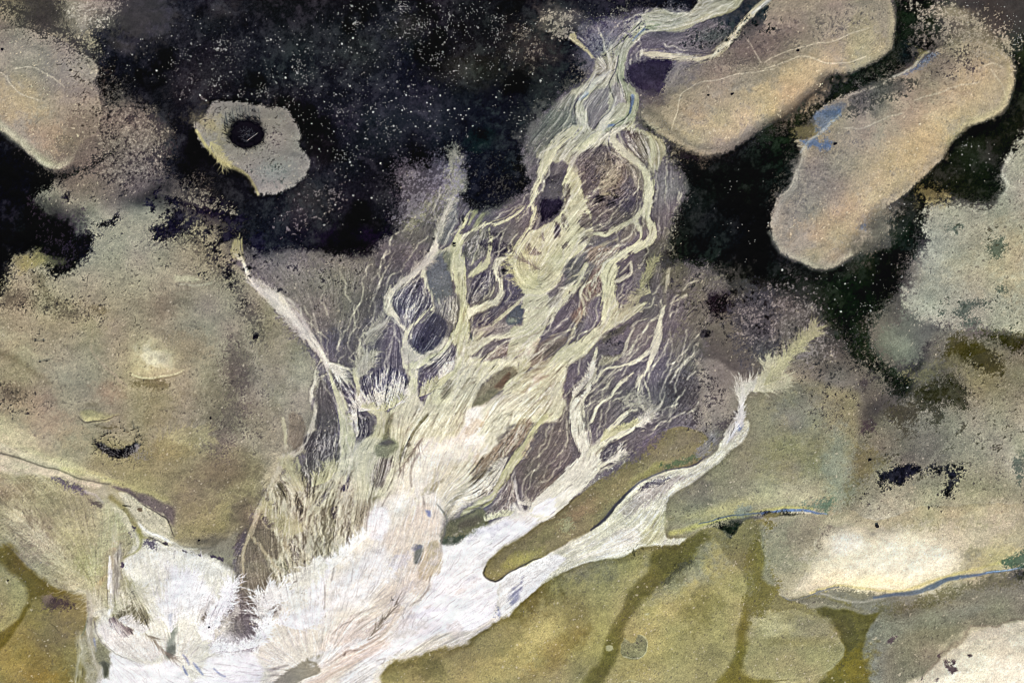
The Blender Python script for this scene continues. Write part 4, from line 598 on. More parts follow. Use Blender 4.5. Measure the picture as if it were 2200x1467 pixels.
    ch('f 1240,390,16 1160,440,50 1040,520,80 930,590,80', (188, 182, 150), 3); ch('f 1220,300,8 1150,340,14 1060,430,20 1000,480,30', (176, 170, 142), 3, .7)
    P('f 850,690 900,630 1010,590 1120,575 1100,640 1060,700 1040,840 900,900 800,910 800,780', (106, 98, 102), 5, 1, hl=.1, hd=0, lab=5, gr=1.6); P('f 850,700 960,620 1090,590 1060,620 900,720 860,760', (84, 82, 68), 5, .7)
    P('f 1060,700 1110,620 1230,560 1340,540 1350,680 1320,790 1200,870 1100,930 960,950 1040,860', (126, 116, 112), 5, .9, hl=.15, hd=0)
    P('f 980,180 1100,110 1110,210 1090,300 1010,320 990,240', (94, 86, 94), 4, .9, hl=.4); P('f 1130,100 1220,60 1230,220 1120,280', (118, 110, 112), 4, .8)
    for s, w in [('f 1410,420,24 1395,500,40 1370,620,50 1350,740,44 1310,830,44 1280,920,44 1240,1020,36 1190,1100,30 1175,1200,30 1180,1290,26 1230,1370,12', .95), ('f 1310,820,26 1220,880,34 1120,940,34 1000,985,30 880,1000,26 830,1040,28 780,1130,36', .92), ('f 1290,520,8 1170,560,14 1110,640,20 1060,740,16 1040,840,14 960,920,14', .6),
                 ('f 780,800,26 750,900,46 745,1000,54 755,1100,66 690,1180,56', .9), ('f 690,1240,30 620,1290,70 600,1400,80 600,1500,90', .95), ('f 1120,1040,8 1010,1130,16 900,1260,22 790,1340,26 740,1480,34', .9), ('f 1225,1090,7 1265,1190,7 1275,1260,5', .7), ('f 1110,20,10 1110,120,12 1010,170,26 960,190,40', .8), ('f 1100,20,6 1050,70,8 990,120,10', .6), ('f 970,1000,10 880,1090,14 800,1180,16', .6), ('f 1420,300,20 1440,180,20 1450,60,14', .5), ('f 1620,320,10 1540,350,10 1460,400,12', .6), ('f 930,1290,6 980,1275,7 1010,1290,6', .7)]: ch(s, (210, 203, 174), 2.2, w)
    ch('f 1410,260,40 1415,340,34 1410,420,24', (150, 146, 122), 9, .4, edge=0)
    P('f 520,1000 620,900 720,850 720,980 660,1080 600,1200 510,1240 490,1120', (106, 98, 104), 5, 1, hl=.15, hd=0, lab=5); P('f 510,1240 600,1200 560,1270 520,1290', (50, 44, 52), 3, .7, dith=6, nz='3')
    P('f 840,880 940,870 1000,880 900,960 800,980', (160, 154, 126), 6, .7, hl=.6)
    # g / h tile: lower columns and lobes
    ch('g 640,-20,60 680,100,76 720,220,90 760,330,100 800,450,140 810,580,150 800,700,150 780,820,140 760,920,100 700,1030,86 640,1130,80 560,1220,80 480,1310,90 420,1420,100', (192, 188, 150), 3)
    ch('g 885,-20,70 890,100,50 900,200,56 960,300,50 1060,360,80 1120,390,120 1120,480,120 1080,600,110 1000,680,120 920,760,120 920,900,120 930,1050,130 920,1200,140 900,1340,140 860,1480,140', (196, 190, 152), 3)
    ch('g 1380,-20,90 1400,100,100 1360,250,130 1300,360,180 1260,440,190 1260,560,120 1300,700,170 1260,850,130 1220,980,110 1160,1080,120 1080,1200,140', (194, 190, 152), 3)
    ch('g 590,10,16 490,100,34 475,220,30 515,330,30 505,440,44 460,560,44 400,670,44 320,740,50 230,770,56 170,880,46 110,1000,46 60,1120,46 0,1250,46 -60,1340,30', (190, 182, 156), 3, .9)
    for s in ['g 230,800,56 300,900,44 350,1000,44 400,1100,56 430,1220,70 410,1340,90', 'g 340,780,24 380,880,24 430,980,30 420,1080,40', 'g 100,1120,46 180,1230,46 280,1330,56 360,1450,70', 'g 200,960,26 300,1060,36 380,1160,40', 'g 560,960,24 500,1090,36 450,1220,50', 'g 620,1000,40 560,1100,40', 'g 200,420,24 220,560,36 230,700,40']: ch(s, (178, 173, 138), 4, .85)
    P('h 60,0 190,160 380,220 480,120 520,-60 700,-40 690,120 660,240 620,400 520,520 330,620 180,650 110,760 60,950 -60,900 -90,600 -60,300 -20,100', (206, 200, 168), 6, .95, hl=0, hd=.8, lab=6)
    P('0 650,1040 700,1000 760,960 800,940 860,960 880,1000 850,1060 800,1120 770,1170 700,1200 640,1260 600,1300 560,1300 580,1230 560,1160 550,1110 575,1060 620,1010', (202, 197, 168), 8, .8, hl=.15, hd=.35, lab=6)
    for s, c, h in [('540,60 620,140 680,260 720,400 725,560 640,600 560,560 530,480 545,330 500,180', (96, 89, 82), .3), ('650,-10 760,60 850,160 870,330 800,370 790,200 700,100', (92, 85, 92), .9), ('890,380 960,440 990,560 940,630 885,560', (62, 56, 66), .9), ('960,60 1050,-10 1330,-10 1352,120 1300,260 1180,350 1080,310 960,230', (70, 66, 78), 1.),
                    ('1490,50 1590,-20 1620,130 1520,215 1480,180', (88, 80, 90), .5), ('420,610 560,560 720,600 742,720 700,880 640,950 500,1010 400,1080 400,900 425,750', (84, 79, 74), .55), ('1050,860 1200,800 1195,950 1130,1060 1035,1030', (118, 110, 106), .7), ('140,1100 200,1010 280,1070 250,1150 180,1170', (98, 92, 76), .6),
                    ('310,1180 370,1140 410,1250 360,1290', (84, 80, 70), .4), ('5,1270 80,1245 130,1330 100,1415 20,1370', (100, 92, 88), .4), ('510,1200 560,1090 610,1080 590,1160 540,1240', (88, 82, 92), .4), ('130,1250 180,1300 240,1400 200,1467 150,1380', (98, 90, 82), .5), ('430,1040 520,1010 480,1120 440,1130', (110, 104, 92), .6),
                    ('250,400 380,390 430,500 410,640 320,720 250,640', (126, 116, 96), .1), ('560,1310 620,1250 640,1290 580,1360', (84, 76, 70), .3), ('640,1240 700,1230 690,1420 640,1467', (96, 92, 80), .4), ('910,1250 990,1180 985,1467 900,1420', (148, 140, 118), .6), ('1020,1150 1100,1130 1050,1200 1000,1260', (140, 136, 112), .3)]:
        P('g ' + s, c, 5, .93, hl=h, hd=.1, warp=1.3, gr=1.4)
    P('g 1180,160 1250,20 1340,20 1350,120 1290,260 1180,340 1130,300', (50, 46, 62), 8, .6); S('g 500,250,24 480,340,20', (80, 72, 84), 4, .4, False)
    P('g 1145,540 1190,590 1250,640 1268,700 1200,770 1130,800 1068,760 1078,680 1125,630', (128, 128, 110), 7, .8, hl=0, hd=0, fray=.15, lab=34); P('g 1110,660 1180,625 1235,670 1180,690', (84, 78, 82), 5, .7); P('g 1140,620 1200,580 1190,500 1240,420 1200,380 1140,480', (124, 120, 94), 5, .8)
    P('g 740,1080 790,1010 820,940 832,990 790,1100 750,1110', (66, 60, 78), 3, .9, hl=.3); P('g 665,1240 700,1240 690,1330 670,1330', (60, 54, 64), 3, .8)
    ch('g 1560,400,50 1480,480,40 1400,600,26 1330,700,20 1290,850,14 1300,930,10', (118, 114, 88), 3, .85, edge=0); S('g 1400,600,9 1340,690,14 1290,830,9 1295,900,7', (64, 62, 58), 1.5, .85, False); P('g 1340,690 1400,600 1380,680 1340,700', (84, 82, 74), 2, .9)
    # pale centre
    P('0 800,1080 830,1060 860,1040 880,1000 890,960 930,940 980,930 1000,900 1015,875 1045,870 1060,880 1050,930 1080,960 1040,1000 1010,1050 990,1090 950,1120 955,1160 990,1165 1060,1135 1130,1100 1200,1060 1260,1040 1200,1095 1140,1135 1080,1172 1050,1200 1038,1225 1045,1242 1090,1242 1150,1215 1200,1195 1215,1200 1180,1230 1130,1285 1080,1325 1020,1362 960,1388 880,1410 820,1425 800,1500 560,1500 560,1380 600,1300 640,1260 700,1200 740,1180 780,1140', (228, 219, 206), 9, 1, warp=1.6, hl=0, hd=.35, lab=7, gr=.6)
    P('h 640,240 780,220 800,300 780,400 800,500 700,560 560,640 620,500 600,420', (238, 232, 222), 6, .9); P('h 120,780 180,670 330,600 560,560 650,640 560,720 420,820 260,900 150,900', (238, 230, 214), 10, .9, hd=.2)
    P('h -40,900 100,700 130,900 120,1060 100,1160 0,1240', (226, 216, 196), 8, .8); P('h 300,820 520,740 700,800 860,1000 820,1050 560,1200 440,1300 380,1100 320,1000', (216, 206, 180), 10, .85, hd=.9)
    P('h 780,520 850,480 900,540 860,640 740,720 640,760 800,640', (222, 214, 196), 3, .8)
    # lobes of bare mud in the east
    P('h 1050,790 1150,700 1300,560 1420,420 1500,330 1560,200 1590,110 1605,160 1560,300 1580,430 1572,760 1500,900 1400,1040 1260,1140 1150,1110 1090,960 1060,870', (110, 101, 98), 4, 1, hl=.25, hd=0, lab=5, gr=1.3); G(1150, 1015, 40, 36, 0, (104, 98, 92), .8); G(1190, 1050, 40, 40, 40, (138, 122, 106), .6)
    P('h 760,300 820,200 950,120 1100,90 1230,120 1230,330 1100,330 1000,420 900,520 820,580 760,460', (214, 208, 182), 8, .95, hl=0, hd=.8, lab=6)
    P('h 930,540 1060,420 1180,340 1230,400 1180,500 1080,600 920,720 820,800 700,860 640,840 740,720 850,620', (148, 130, 114), 5, .95, hl=.5, hd=.5, lab=5); P('h 650,950 720,850 920,810 1000,900 880,1000 720,1050', (130, 118, 98), 6, .9, hl=.95, hd=.3)
    P('h 820,1160 900,1060 1010,920 1060,1000 1060,1090 1000,1200 900,1240 800,1220', (124, 112, 104), 5, .95, hl=.7, hd=0)
    ch('h 1380,280,60 1280,400,60 1200,500,70 1140,600,70 1050,720,80 970,830,80 920,940,70 870,1030,60 760,1110,60 640,1180,60 560,1240,30', (190, 186, 144), 3); S('h 1000,900,10 900,1010,14 820,1110,12 700,1160,10 600,1190,8', (112, 108, 66), 3, .7)
    ch('h 1480,40,110 1450,160,100 1380,280,90', (202, 198, 164), 4); P('h 1100,280 1260,200 1430,160 1330,300 1200,340', (186, 178, 150), 5, .8, hl=.2, hd=1.)
    ch('h 1055,880,16 1060,990,24 1080,1090,30 1140,1190,50', (206, 198, 184), 3, .85)
    P('h 410,1340 500,1270 650,1200 760,1170 800,1240 830,1320 760,1390 640,1440 500,1480 390,1460', (112, 108, 84), 4, 1, lab=27, hl=0, hd=0, fray=.2, ht=.08, hs=8); P('h 540,1300 700,1240 760,1260 720,1330 560,1360', (92, 84, 68), 6, .8); P('l 730,250 800,240 960,220 1100,180 1060,210 900,290 770,330 730,310', (72, 78, 66), 2.5, .9, dith=4, nz='3', lab=27)
    P('h 390,1467 420,1290 400,1230 350,1130 380,1170 430,1260 425,1350 410,1440', (84, 86, 78), 2.5, .9)
    P('h 1180,1260 1060,1120 h 1000,1180 980,1240 860,1300 800,1340 860,1380 1000,1300 1180,1250 1300,1130 1240,1130', (228, 222, 208), 6, .8)
    # white fields
    P('l 735,320 860,310 1050,230 1130,150 1350,80 1500,60 1640,-40 1800,-100 1640,90 1450,240 1300,340 1180,410 1120,490 1100,560 1120,610 1200,650 1280,640 1270,800 1200,950 1100,1080 800,1120 600,1180 400,1300 0,1400 0,1260 200,1150 400,900 520,880 620,720 660,600 700,500 720,400', 'W', 8, .92, hl=0, hd=.22, gr=.4, lab=7, fray=.12)
    P('l 520,880 620,800 800,820 880,990 780,1100 600,1180 450,1220 380,1200 460,1080', (255, 250, 255), 16, .8, gr=.2)
    P('l 1280,640 1420,540 1640,440 K 260,660 340,680 260,760 160,850 60,960 -60,1060 l 1400,900 1300,960 1200,1030 1240,900 1270,780', (232, 228, 226), 6, .9, hd=.7, lab=7, fray=.2); P('l 1300,840 1400,720 1450,700 1420,820 1330,920 1240,960', (132, 134, 158), 8, .75, dith=10, hd=1.); P('l 600,1180 700,1130 900,1110 1060,1090 1200,990 1250,990 1100,1110 900,1190 700,1260 560,1300 400,1330 300,1320', (212, 204, 190), 6, .9, hd=.9, lab=7, fray=.3)
    P('J 715,380 790,355 825,380 832,600 760,560 700,500', 'W', 9, .8); P('J 840,330 900,258 970,275 972,340 900,410 860,400', (244, 238, 230), 12, .85); P('J 370,680 470,700 475,780 430,900 405,1080 350,1100 330,950 355,800', 'W', 12, .85, hd=.3); P('J 480,830 560,760 640,700 800,600 830,640 820,780 720,850 735,950 640,990 500,1010 450,1120 420,1080', (243, 237, 236), 18, .85, hd=.25)
    P('J 800,600 880,480 960,420 1060,330 1150,380 1190,460 1160,600 1150,720 1090,830 1085,880 990,960 920,1050 850,1150 700,1250 560,1300 500,1200 700,1100 720,960 850,850 900,700', (222, 208, 192), 10, .85, hd=.35); P('J 960,440 1050,330 1140,400 1140,520 1060,580 960,540', (228, 212, 196), 8, .8)
    P('J 400,1200 500,1100 600,1060 750,1040 850,1100 760,1200 600,1280 440,1380 380,1320', (226, 212, 204), 8, .8, hd=1.); P('J 700,1220 800,1200 860,1230 700,1300 560,1380 400,1480 300,1480 420,1400', (214, 196, 182), 8, .8, hd=.5); P('J 500,1500 600,1380 700,1310 800,1290 790,1340 740,1420 720,1500', (236, 232, 230), 6, .85, hd=.8)
    P('J 120,1450 230,1360 340,1290 440,1270 400,1340 410,1390 340,1440 200,1480', (150, 142, 128), 4, .95, hd=.2, lab=28); P('J 160,1440 300,1330 400,1290 360,1370 200,1467', (130, 124, 112), 8, .6)
    P('J 1030,720 1060,600 1150,560 1160,700 1130,790 1090,830 1030,820', (190, 174, 150), 5, .85, hd=.5); P('J 1000,610 1040,605 1040,710 1005,715 1000,660', (96, 100, 96), 4, .8); G(895, 1178, 12, 8, 0, (128, 126, 140), .8); P('J 1070,370 1100,380 1095,420 1075,400', (140, 144, 176), 3, .8)
    for s in ['J 1190,420,10 1190,500,10 1170,580,12 1165,640,10', 'J 1100,800,10 1085,880,8 1040,930,7', 'J 930,1030,7 960,980,8 1040,945,5', 'J 360,440,5 395,500,7 405,580,6', 'J 705,500,7 715,300,10 720,340,8', 'J 790,350,7 820,300,7 850,250,4', 'J 440,850,6 435,950,8 430,1050,5', 'J 480,820,6 490,730,8 500,650,5', 'J 555,1300,9 580,1265,6 680,1255,4', 'J 550,1300,5 560,1290,4', 'J 480,1160,7 540,1100,9 600,1075,4', 'J 910,130,6 905,80,8 940,0,6', 'J 980,220,14 985,100,14 1020,20,14', 'J 600,820,4 610,740,4', 'J 1060,340,7 1055,290,7', 'J 930,1120,4 935,1060,5 920,1030,5', 'J 990,1110,3 1000,1050,3', 'l 120,1370,6 200,1350,7 180,1390,8 160,1400,5', 'J 1500,610,5 1560,570,6 1600,540,4', 'J 0,1400,12 100,1385,20 200,1350,8', 'J 0,1440,8 60,1425,10 140,1410,6', 'J 1430,780,7 1460,820,8 1540,825,9 1600,790,6', 'J 1300,330,5 1400,350,5 1500,280,6']: S(s, (110, 100, 96), 2.5, .45)
    P('J 1120,1080 1180,1130 1000,1180 940,1200', (236, 226, 226), 8, .5)
    for s in ['J 640,1090,5 720,1050,5', 'J 700,1150,5 800,1060,8 900,1000,5', 'J 660,1240,5 760,1170,5 860,1080,8 930,900,8 930,800,6', 'J 560,1280,5 680,1240,5 780,1180,5', 'J 760,950,4 860,900,5', 'J 600,1050,6 760,980,8']: S(s, (170, 154, 146), 4, .55)
    rg = np.random.default_rng(21)
    for k in range(90):
        t = rg.random(); x = 240 + t * 900 + rg.normal(0, 50); y = 1420 - 230 * t + rg.normal(0, 70)
        if y < 1100 + max(0, (700 - x)) * .5 or (430 < x < 620 and y < 1400): continue
        if not PRE[0] and LAB[min(np.searchsorted(AY, y), NY - 1), min(max(np.searchsorted(AX, x), 0), NX - 1)] != 7: continue
        G(x, y, 20 + 30 * rg.random(), 7 + 10 * rg.random(), -35 + rg.normal(0, 18), [(250, 247, 248), (222, 210, 204), (204, 198, 190), (236, 226, 214), (210, 206, 214)][int(rg.integers(0, 5))], .55, .5)
    for k in range(70):
        x, y = rg.uniform(860, 1240), rg.uniform(700, 1110)
        if not PRE[0] and LAB[np.searchsorted(AY, y), np.searchsorted(AX, x)] not in (6, 7): continue
        G(x, y, 16 + 26 * rg.random(), 4 + 6 * rg.random(), -55 + rg.normal(0, 15), [(222, 216, 186), (176, 166, 138), (196, 176, 150), (232, 224, 200), (150, 140, 116)][int(rg.integers(0, 5))], .55, .6)
    # left white fan
    P('k 190,960 230,880 300,800 330,830 340,1000 440,1060 560,1020 640,1000 700,860 600,700 520,560 470,440 500,330 600,260 700,180 900,190 1050,220 1200,280 1350,340 1450,420 1470,560 1440,680 1330,780 1240,900 1280,1000 1270,1180 1400,1210 1640,1180 1700,1200 1700,1520 200,1520 300,1430 320,1190 230,1080', (226, 222, 208), 10, .95, hl=0, hd=.3, lab=7, gr=.7)
    P('k 480,440 560,560 660,720 720,880 560,820 440,620 400,700 380,820 340,820 350,500 430,350', (158, 153, 124), 7, .9, hd=.8); P('k 430,640 520,620 640,760 680,960 560,920 440,860 350,900 400,760', (122, 116, 98), 6, .9, hl=.8, hd=0); P('k 335,840 400,860 470,940 560,980 480,1040 400,1000 330,900', (132, 118, 120), 4, .85, hl=.9, hd=0)
    P('k 800,330 860,290 960,360 1000,440 1150,480 1250,560 1300,700 1150,780 1000,700 900,500', 'W', 14, .8, hd=.15); P('k 900,560 1200,560 1200,760 1100,860 900,840', (240, 238, 236), 14, .7)
    P('k 200,960 340,880 500,1000 700,1060 800,1180 700,1240 460,1220 330,1160 240,1060', (234, 226, 222), 8, .7); P('k 320,1200 460,1240 700,1290 900,1260 1000,1350 1060,1480 260,1500', 'W', 8, .95, gr=.3, hd=.1); P('k 1250,1250 1640,1200 1700,1500 1100,1500 1200,1400', 'W', 8, .9, gr=.3, hd=.45)
    P('k 880,830 920,830 930,900 940,1000 920,1080 930,1170 880,1225 850,1180 850,1080 880,960', (138, 144, 136), 6, .8, lab=35, hd=0); P('k 860,1130 925,1120 930,1180 880,1220 850,1180', (104, 108, 100), 5, .7); S('k 900,830,30 890,920,20', (128, 144, 164), 4, .8, False)
    for s in ['k 1010,1210,10 1050,1260,16 1070,1290,8', 'k 1010,1310,10 1040,1360,24 1060,1390,8', 'k 1110,1280,12 1150,1330,26 1190,1390,12', 'k 1290,1330,8 1340,1370,14 1400,1400,6', 'k 160,1060,14 175,1110,18 200,1180,8']: S(s, (126, 134, 166), 3, .8)
    P('k 200,1060 320,1180 325,1300 300,1420 260,1410 220,1280 195,1160', (138, 134, 108), 6, .9, hd=.6); P('k 230,1290 320,1300 300,1420 265,1400', (84, 84, 74), 4, .8)
    S('k 120,660,8 125,780,9 90,940,8 60,1030,6', (96, 112, 90), 2.5, .7); ch('k 130,640,60 140,800,60 120,960,50 150,1140,40 200,1300,40 240,1467,50', (168, 160, 136), 6, .8, edge=0); S('k 190,950,4 175,900,5 185,1000,5 230,1080,4 340,1170,5 450,1230,4 600,1280,3', (112, 104, 104), 1.5, .7)
    ch('k 330,290,50 340,420,40 335,560,44 330,700,36 320,820,44', (240, 236, 228), 3, .9, hd=.1); ch('k 380,-20,60 370,200,60 360,400,50', (186, 172, 138), 7, .7, edge=0); ch('k 420,200,90 400,450,90 390,700,60', (150, 146, 136), 8, .7, edge=0, hd=.7); ch('k 300,480,30 220,560,40 170,640,40', (190, 172, 130), 5, .7, edge=0)
    ch('k 40,1000,60 60,1200,60 30,1467,90', (176, 170, 142), 10, .7, edge=0); P('k 60,1250 110,1467 40,1500 20,1467', (128, 118, 70), 5, .7)
    S('k 480,300,10 580,250,14 620,150,30 600,60,50', (146, 142, 92), 5, .7); 
    P('k 660,150 740,150 760,200 730,240 670,200', (92, 84, 98), 3, .85, dith=8, nz='3')
    for s in ['540,10 560,30 545,50', '535,60 560,80 545,100', '1010,235 1040,245 1020,290', '1085,240 1140,262 1120,270', '1160,270 1200,300 1180,300', '1270,285 1320,300', '1340,310 1390,322', '920,240 930,260 925,290', '780,160 860,180', '460,350 475,370 462,395']: 
        q = s.split(); S('k ' + ' '.join(t + ',12' for t in q), (74, 64, 76), 2, .8, False, dith=4)
    S('k 940,180,5 1040,212,6 1150,215,5', (238, 236, 214), 2, .8); S('k 690,110,7 760,150,8 850,180,6', (66, 62, 60), 1.5, .7, False)
    S('k 770,560,6 755,640,4', (150, 152, 150), 2, .6); S('k 1260,700,6 1240,750,12 1215,810,5', (120, 120, 118), 2, .7)
    # mud at the fan's right
    P('j 130,420 200,330 250,290 360,180 460,300 520,430 540,560 480,620 400,560 400,700 420,860 340,960 350,1100 360,1240 250,1330 60,1330 -60,1300 -200,1180 -160,1100 0,1020 100,940 140,850 130,700 140,560', (112, 103, 92), 6, .92, hl=.3, hd=0, lab=5); G(520, 1335, 40, 40, 0, (98, 90, 94), .8)
    P('j 150,420 210,330 230,420 180,560 140,520', (92, 84, 92), 5, .8); P('j 180,640 330,620 400,740 400,900 340,960 200,940 170,800', (126, 120, 104), 10, .7); 
    P('j -180,980 -40,960 120,880 150,960 100,1060 -40,1120 -160,1140 -240,1060', (176, 166, 158), 5, .4, dith=12, nz='3'); P('j -180,1180 -60,1140 60,1160 160,1240 320,1220 340,1340 280,1400 60,1440 -100,1400', (214, 208, 212), 4, .85, dith=16, nz='3')
    for s in ['j 420,-20,46 350,130,34 285,260,30 250,380,28 205,500,22 182,620,20 165,740,20 155,850,12', 'j 260,390,20 340,460,20 400,540,22 470,640,36 530,740,46', 'j 360,230,10 400,290,14 480,300,16 500,360,20', 'j 440,100,40 480,200,44 520,320,50 570,420,60 600,520,60']: ch(s, (176, 164, 138), 3, .85, edge=0)
    P('j 400,40 440,60 470,90 440,110 400,90', (60, 54, 60), 2, .8, dith=5, nz='3'); P('j 360,200 400,140 450,170 470,260 420,280', (104, 96, 92), 4, .9, hl=.4); P('j 500,150 580,220 600,300 560,360 520,260', (104, 97, 82), 4, .85, hl=.5); P('j 610,470 660,480 680,600 640,580', (74, 66, 72), 4, .8, dith=8); P('j 530,640 590,680 620,760 560,750', (96, 96, 84), 4, .7, dith=8, nz='3'); P('j 420,800 500,760 500,900 440,940', (120, 112, 98), 4, .8, dith=12, nz='3'); P('j 380,940 440,980 460,1080 400,1060', (90, 84, 78), 4, .7, dith=12, nz='3'); P('j 660,800 720,850 730,960 680,920', (130, 124, 116), 4, .7, dith=12, nz='3')
    P('j 900,130 980,130 960,260 900,240', (116, 108, 96), 5, .7); P('j 1010,120 1050,130 1040,220 1010,220', (70, 64, 74), 4, .8); P('j 950,300 1010,300 1000,440 960,540 940,460 940,380', (124, 116, 102), 5, .8, hl=.5); P('j 1120,300 1170,220 1190,440 1150,460', (118, 110, 104), 4, .8, hl=.6); P('j 1200,100 1340,60 1340,300 1280,420 1220,300', (172, 164, 142), 6, .7, hd=.7)
    # c. the spit and the silt band east of it
    P('K 0,770 130,700 260,650 400,570 520,490 600,420 680,310 760,230 850,170 960,130 1100,100 1200,60 1290,0 G 1300,1400 1380,1300 1480,1240 1490,1300 1450,1380 K 1380,0 1300,80 1180,160 1100,220 1020,270 970,340 955,430 960,520 1000,560 1100,550 1050,590 940,600 820,612 700,660 560,690 420,720 340,760 260,800 200,840 100,920 20,990 -60,1040 -80,860', (210, 204, 180), 3, 1, warp=.5, hl=0, hd=.55, lab=7, fray=.35)
    P('K 0,770 130,700 260,655 345,685 250,760 200,840 100,920 20,990 -60,1040 -80,860', (240, 235, 234), 5, .9, hd=.4, fray=.3); P('K 640,520 760,480 800,540 780,590 660,650 500,670 400,680 560,600', (232, 222, 206), 8, .8); P('K 0,880 40,860 60,800 30,960 -20,960', (120, 120, 150), 6, .7, hd=1.)
    P('K 700,330 800,260 900,180 1020,150 1100,150 1020,230 940,300 880,330 850,360 760,400 700,400', (168, 158, 150), 4, .85, dith=8, nz='3', hd=.7); P('K 820,250 880,200 960,170 1010,165 930,210 850,250', (58, 52, 60), 3, .85, dith=6, nz='3'); P('K 830,470 900,400 960,400 960,540 900,600 830,600 810,540', (196, 190, 148), 8, .8, hd=.8); S('K 940,330,10 1020,250,26 1140,160,30', (222, 214, 190), 4, .8)
    for cx, cy in ((735, 370), (905, 235), (860, 300), (945, 290)): 
        S('K ' + ' '.join('%d,%d,3.5' % (cx + 24 * math.cos(t * .7), cy + 20 * math.sin(t * .7)) for t in range(10)), (222, 214, 200), 1.2, .7, False)
    P('i 0,1410 140,1320 280,1210 390,1120 460,1070 540,1010 600,960 740,880 850,790 960,700 1060,600 1180,530 1300,500 1420,520 1500,540 1560,600 1600,650 1560,740 1480,810 1400,850 1220,890 1080,930 950,1000 850,1070 760,1170 680,1280 560,1390 470,1460 l 1640,425 1560,450 1450,510 1340,570 1290,620 1200,640 1130,605 1108,560 1130,500 1180,425 1300,350 1450,250', (130, 120, 88), 2.5, 1, warp=.5, hl=0, hd=0, fray=0, lab=29, ht=.35, hs=26, gr=1.2)
    for a in [(1110, 1205, 60, 18, -30, (152, 144, 84), .8), (1170, 1150, 60, 16, -35, (128, 122, 84), .7), (1250, 1100, 60, 20, -35, (146, 126, 96), .7), (1330, 1040, 60, 22, -40, (140, 124, 92), .7), (1440, 980, 70, 24, -30, (148, 134, 108), .6), (1470, 945, 50, 26, -30, (136, 124, 102), .6), (1400, 1010, 60, 10, -30, (140, 134, 84), .7), (1300, 1100, 40, 8, -45, (104, 98, 80), .6), (1540, 930, 24, 16, 0, (120, 118, 108), .8)]: G(*a)
    P('i 560,950 720,840 840,740 960,640 1100,560 1180,520 1100,650 960,760 860,830 740,890 620,970', (106, 96, 104), 5, .75, dith=10, nz='3'); P('i 1150,860 1300,800 1440,740 1460,790 1320,840 1180,890', (80, 92, 64), 4, .8, dith=8, nz='3')
    S('i 470,1458,14 560,1390,26 640,1300,34 720,1210,34 800,1120,26 880,1060,18 1000,980,12 1150,915,9 1330,872,8 1440,838,10 1530,770,8', (66, 62, 72), 2.2, .85, False); S('l 1640,422,8 1560,452,10 1450,512,10 1340,575,9 1290,620,16 1220,645,16 1140,615,10 1110,565,8 1135,500,8', (60, 56, 50), 1.6, .8, False); S('i 0,1410,5 140,1320,5 280,1210,5 390,1120,4', (92, 84, 70), 1.5, .7, False)  # the spit's shadow on its lower edge, painted as dark strokes
    P('i 200,1350 270,1340 320,1400 310,1460 230,1450', (150, 150, 112), 4, .7, dith=10, nz='3'); P('K 320,430 370,420 390,480 350,490', (152, 150, 116), 3, .5, dith=6, nz='3'); P('i 440,960 480,940 540,960 500,1040 420,1080 370,1090 380,1040', (136, 128, 122), 4, .85, hd=.8)
    ch('i 480,110,50 420,215,40 330,300,70 340,450,120 370,560,140 420,660,160 460,760,200 440,860,240 360,960,240 260,1060,220 120,1180,240 -20,1290,260', (222, 216, 194), 3); ch('i 120,1200,150 -20,1280,200', 'W', 6, .8, edge=0, hd=.2); ch('i 300,1080,100 180,1160,120', (236, 230, 216), 8, .7, edge=0, hd=.2)
    for s, w in [('i 460,750,110 560,660,100 660,590,80 780,535,60 860,495,50 960,430,30 1000,400,10', 1), ('i 560,640,60 640,540,50 700,480,44 760,400,36 830,350,26 900,340,16', .9), ('i 430,490,16 490,400,22 510,330,26 580,270,22 640,220,16 730,130,12 820,60,8', .9), ('i 960,60,10 1010,160,10 1015,240,6', .6), ('i 770,270,10 850,205,10 910,190,8', .7), ('i 830,350,12 870,295,12 920,280,8', .7), ('i 940,380,14 1050,360,14 1130,280,12 1160,190,8', .6), ('i 770,660,16 740,740,26 690,800,36 600,835,44 540,880,60', .85), ('i 700,660,6 810,610,8 820,590,5', .6), ('i 780,340,10 770,290,8', .6), ('i 880,480,20 960,480,12', .6)]: ch(s, (216, 210, 182), 2.4, w)
    P('i 600,700 700,650 780,640 735,720 690,780 600,815', (92, 86, 94), 4, .9, hl=.6, hd=0); P('i 330,330 400,300 420,480 500,580 470,660 420,560 380,430', (206, 200, 176), 5, .3); P('i 420,520 500,470 580,560 540,620 470,660 430,600', (108, 98, 106), 8, .7, hl=.5)
    ch('G 1330,1400,60 1400,1300,56 1440,1200,44 1445,1130,30 1450,1050,24 1440,990,12', (214, 208, 194), 4, .8); hair('G 1345,1400 1400,1310 1440,1210 1448,1120', (92, 86, 84), 90, 34, .12, 1, .6, 0, 61, jit=.2); hair('G 1345,1400 1400,1310 1440,1210 1448,1120', (240, 236, 228), 90, 34, .12, 1, .6, 0, 62, jit=.2); P('G 1410,1240 1440,1230 1450,1290 1420,1310', (120, 132, 172), 4, .6); P('i 1440,740 1560,600 1600,540 1640,600 1560,700 1500,790', (134, 130, 128), 4, .8, dith=8, nz='3', hl=.4)
    S('G 1460,1060,40 1540,1010,60 1643,960,70', (150, 148, 128), 12, .6)
    S('H 0,1040,50 100,930,44 200,800,34 300,700,24 420,630,10', (140, 136, 104), 9, .45); S('H 0,1010,16 90,920,14 190,800,14 260,720,12', (172, 166, 124), 4, .6)
    # weed scraps and light scraps around the delta
    DKP = (24, 20, 32)
    F('0 340,380 430,400 500,450 520,520 560,560 520,600 430,540 330,520 310,440', .15, DKP, 14, 16)
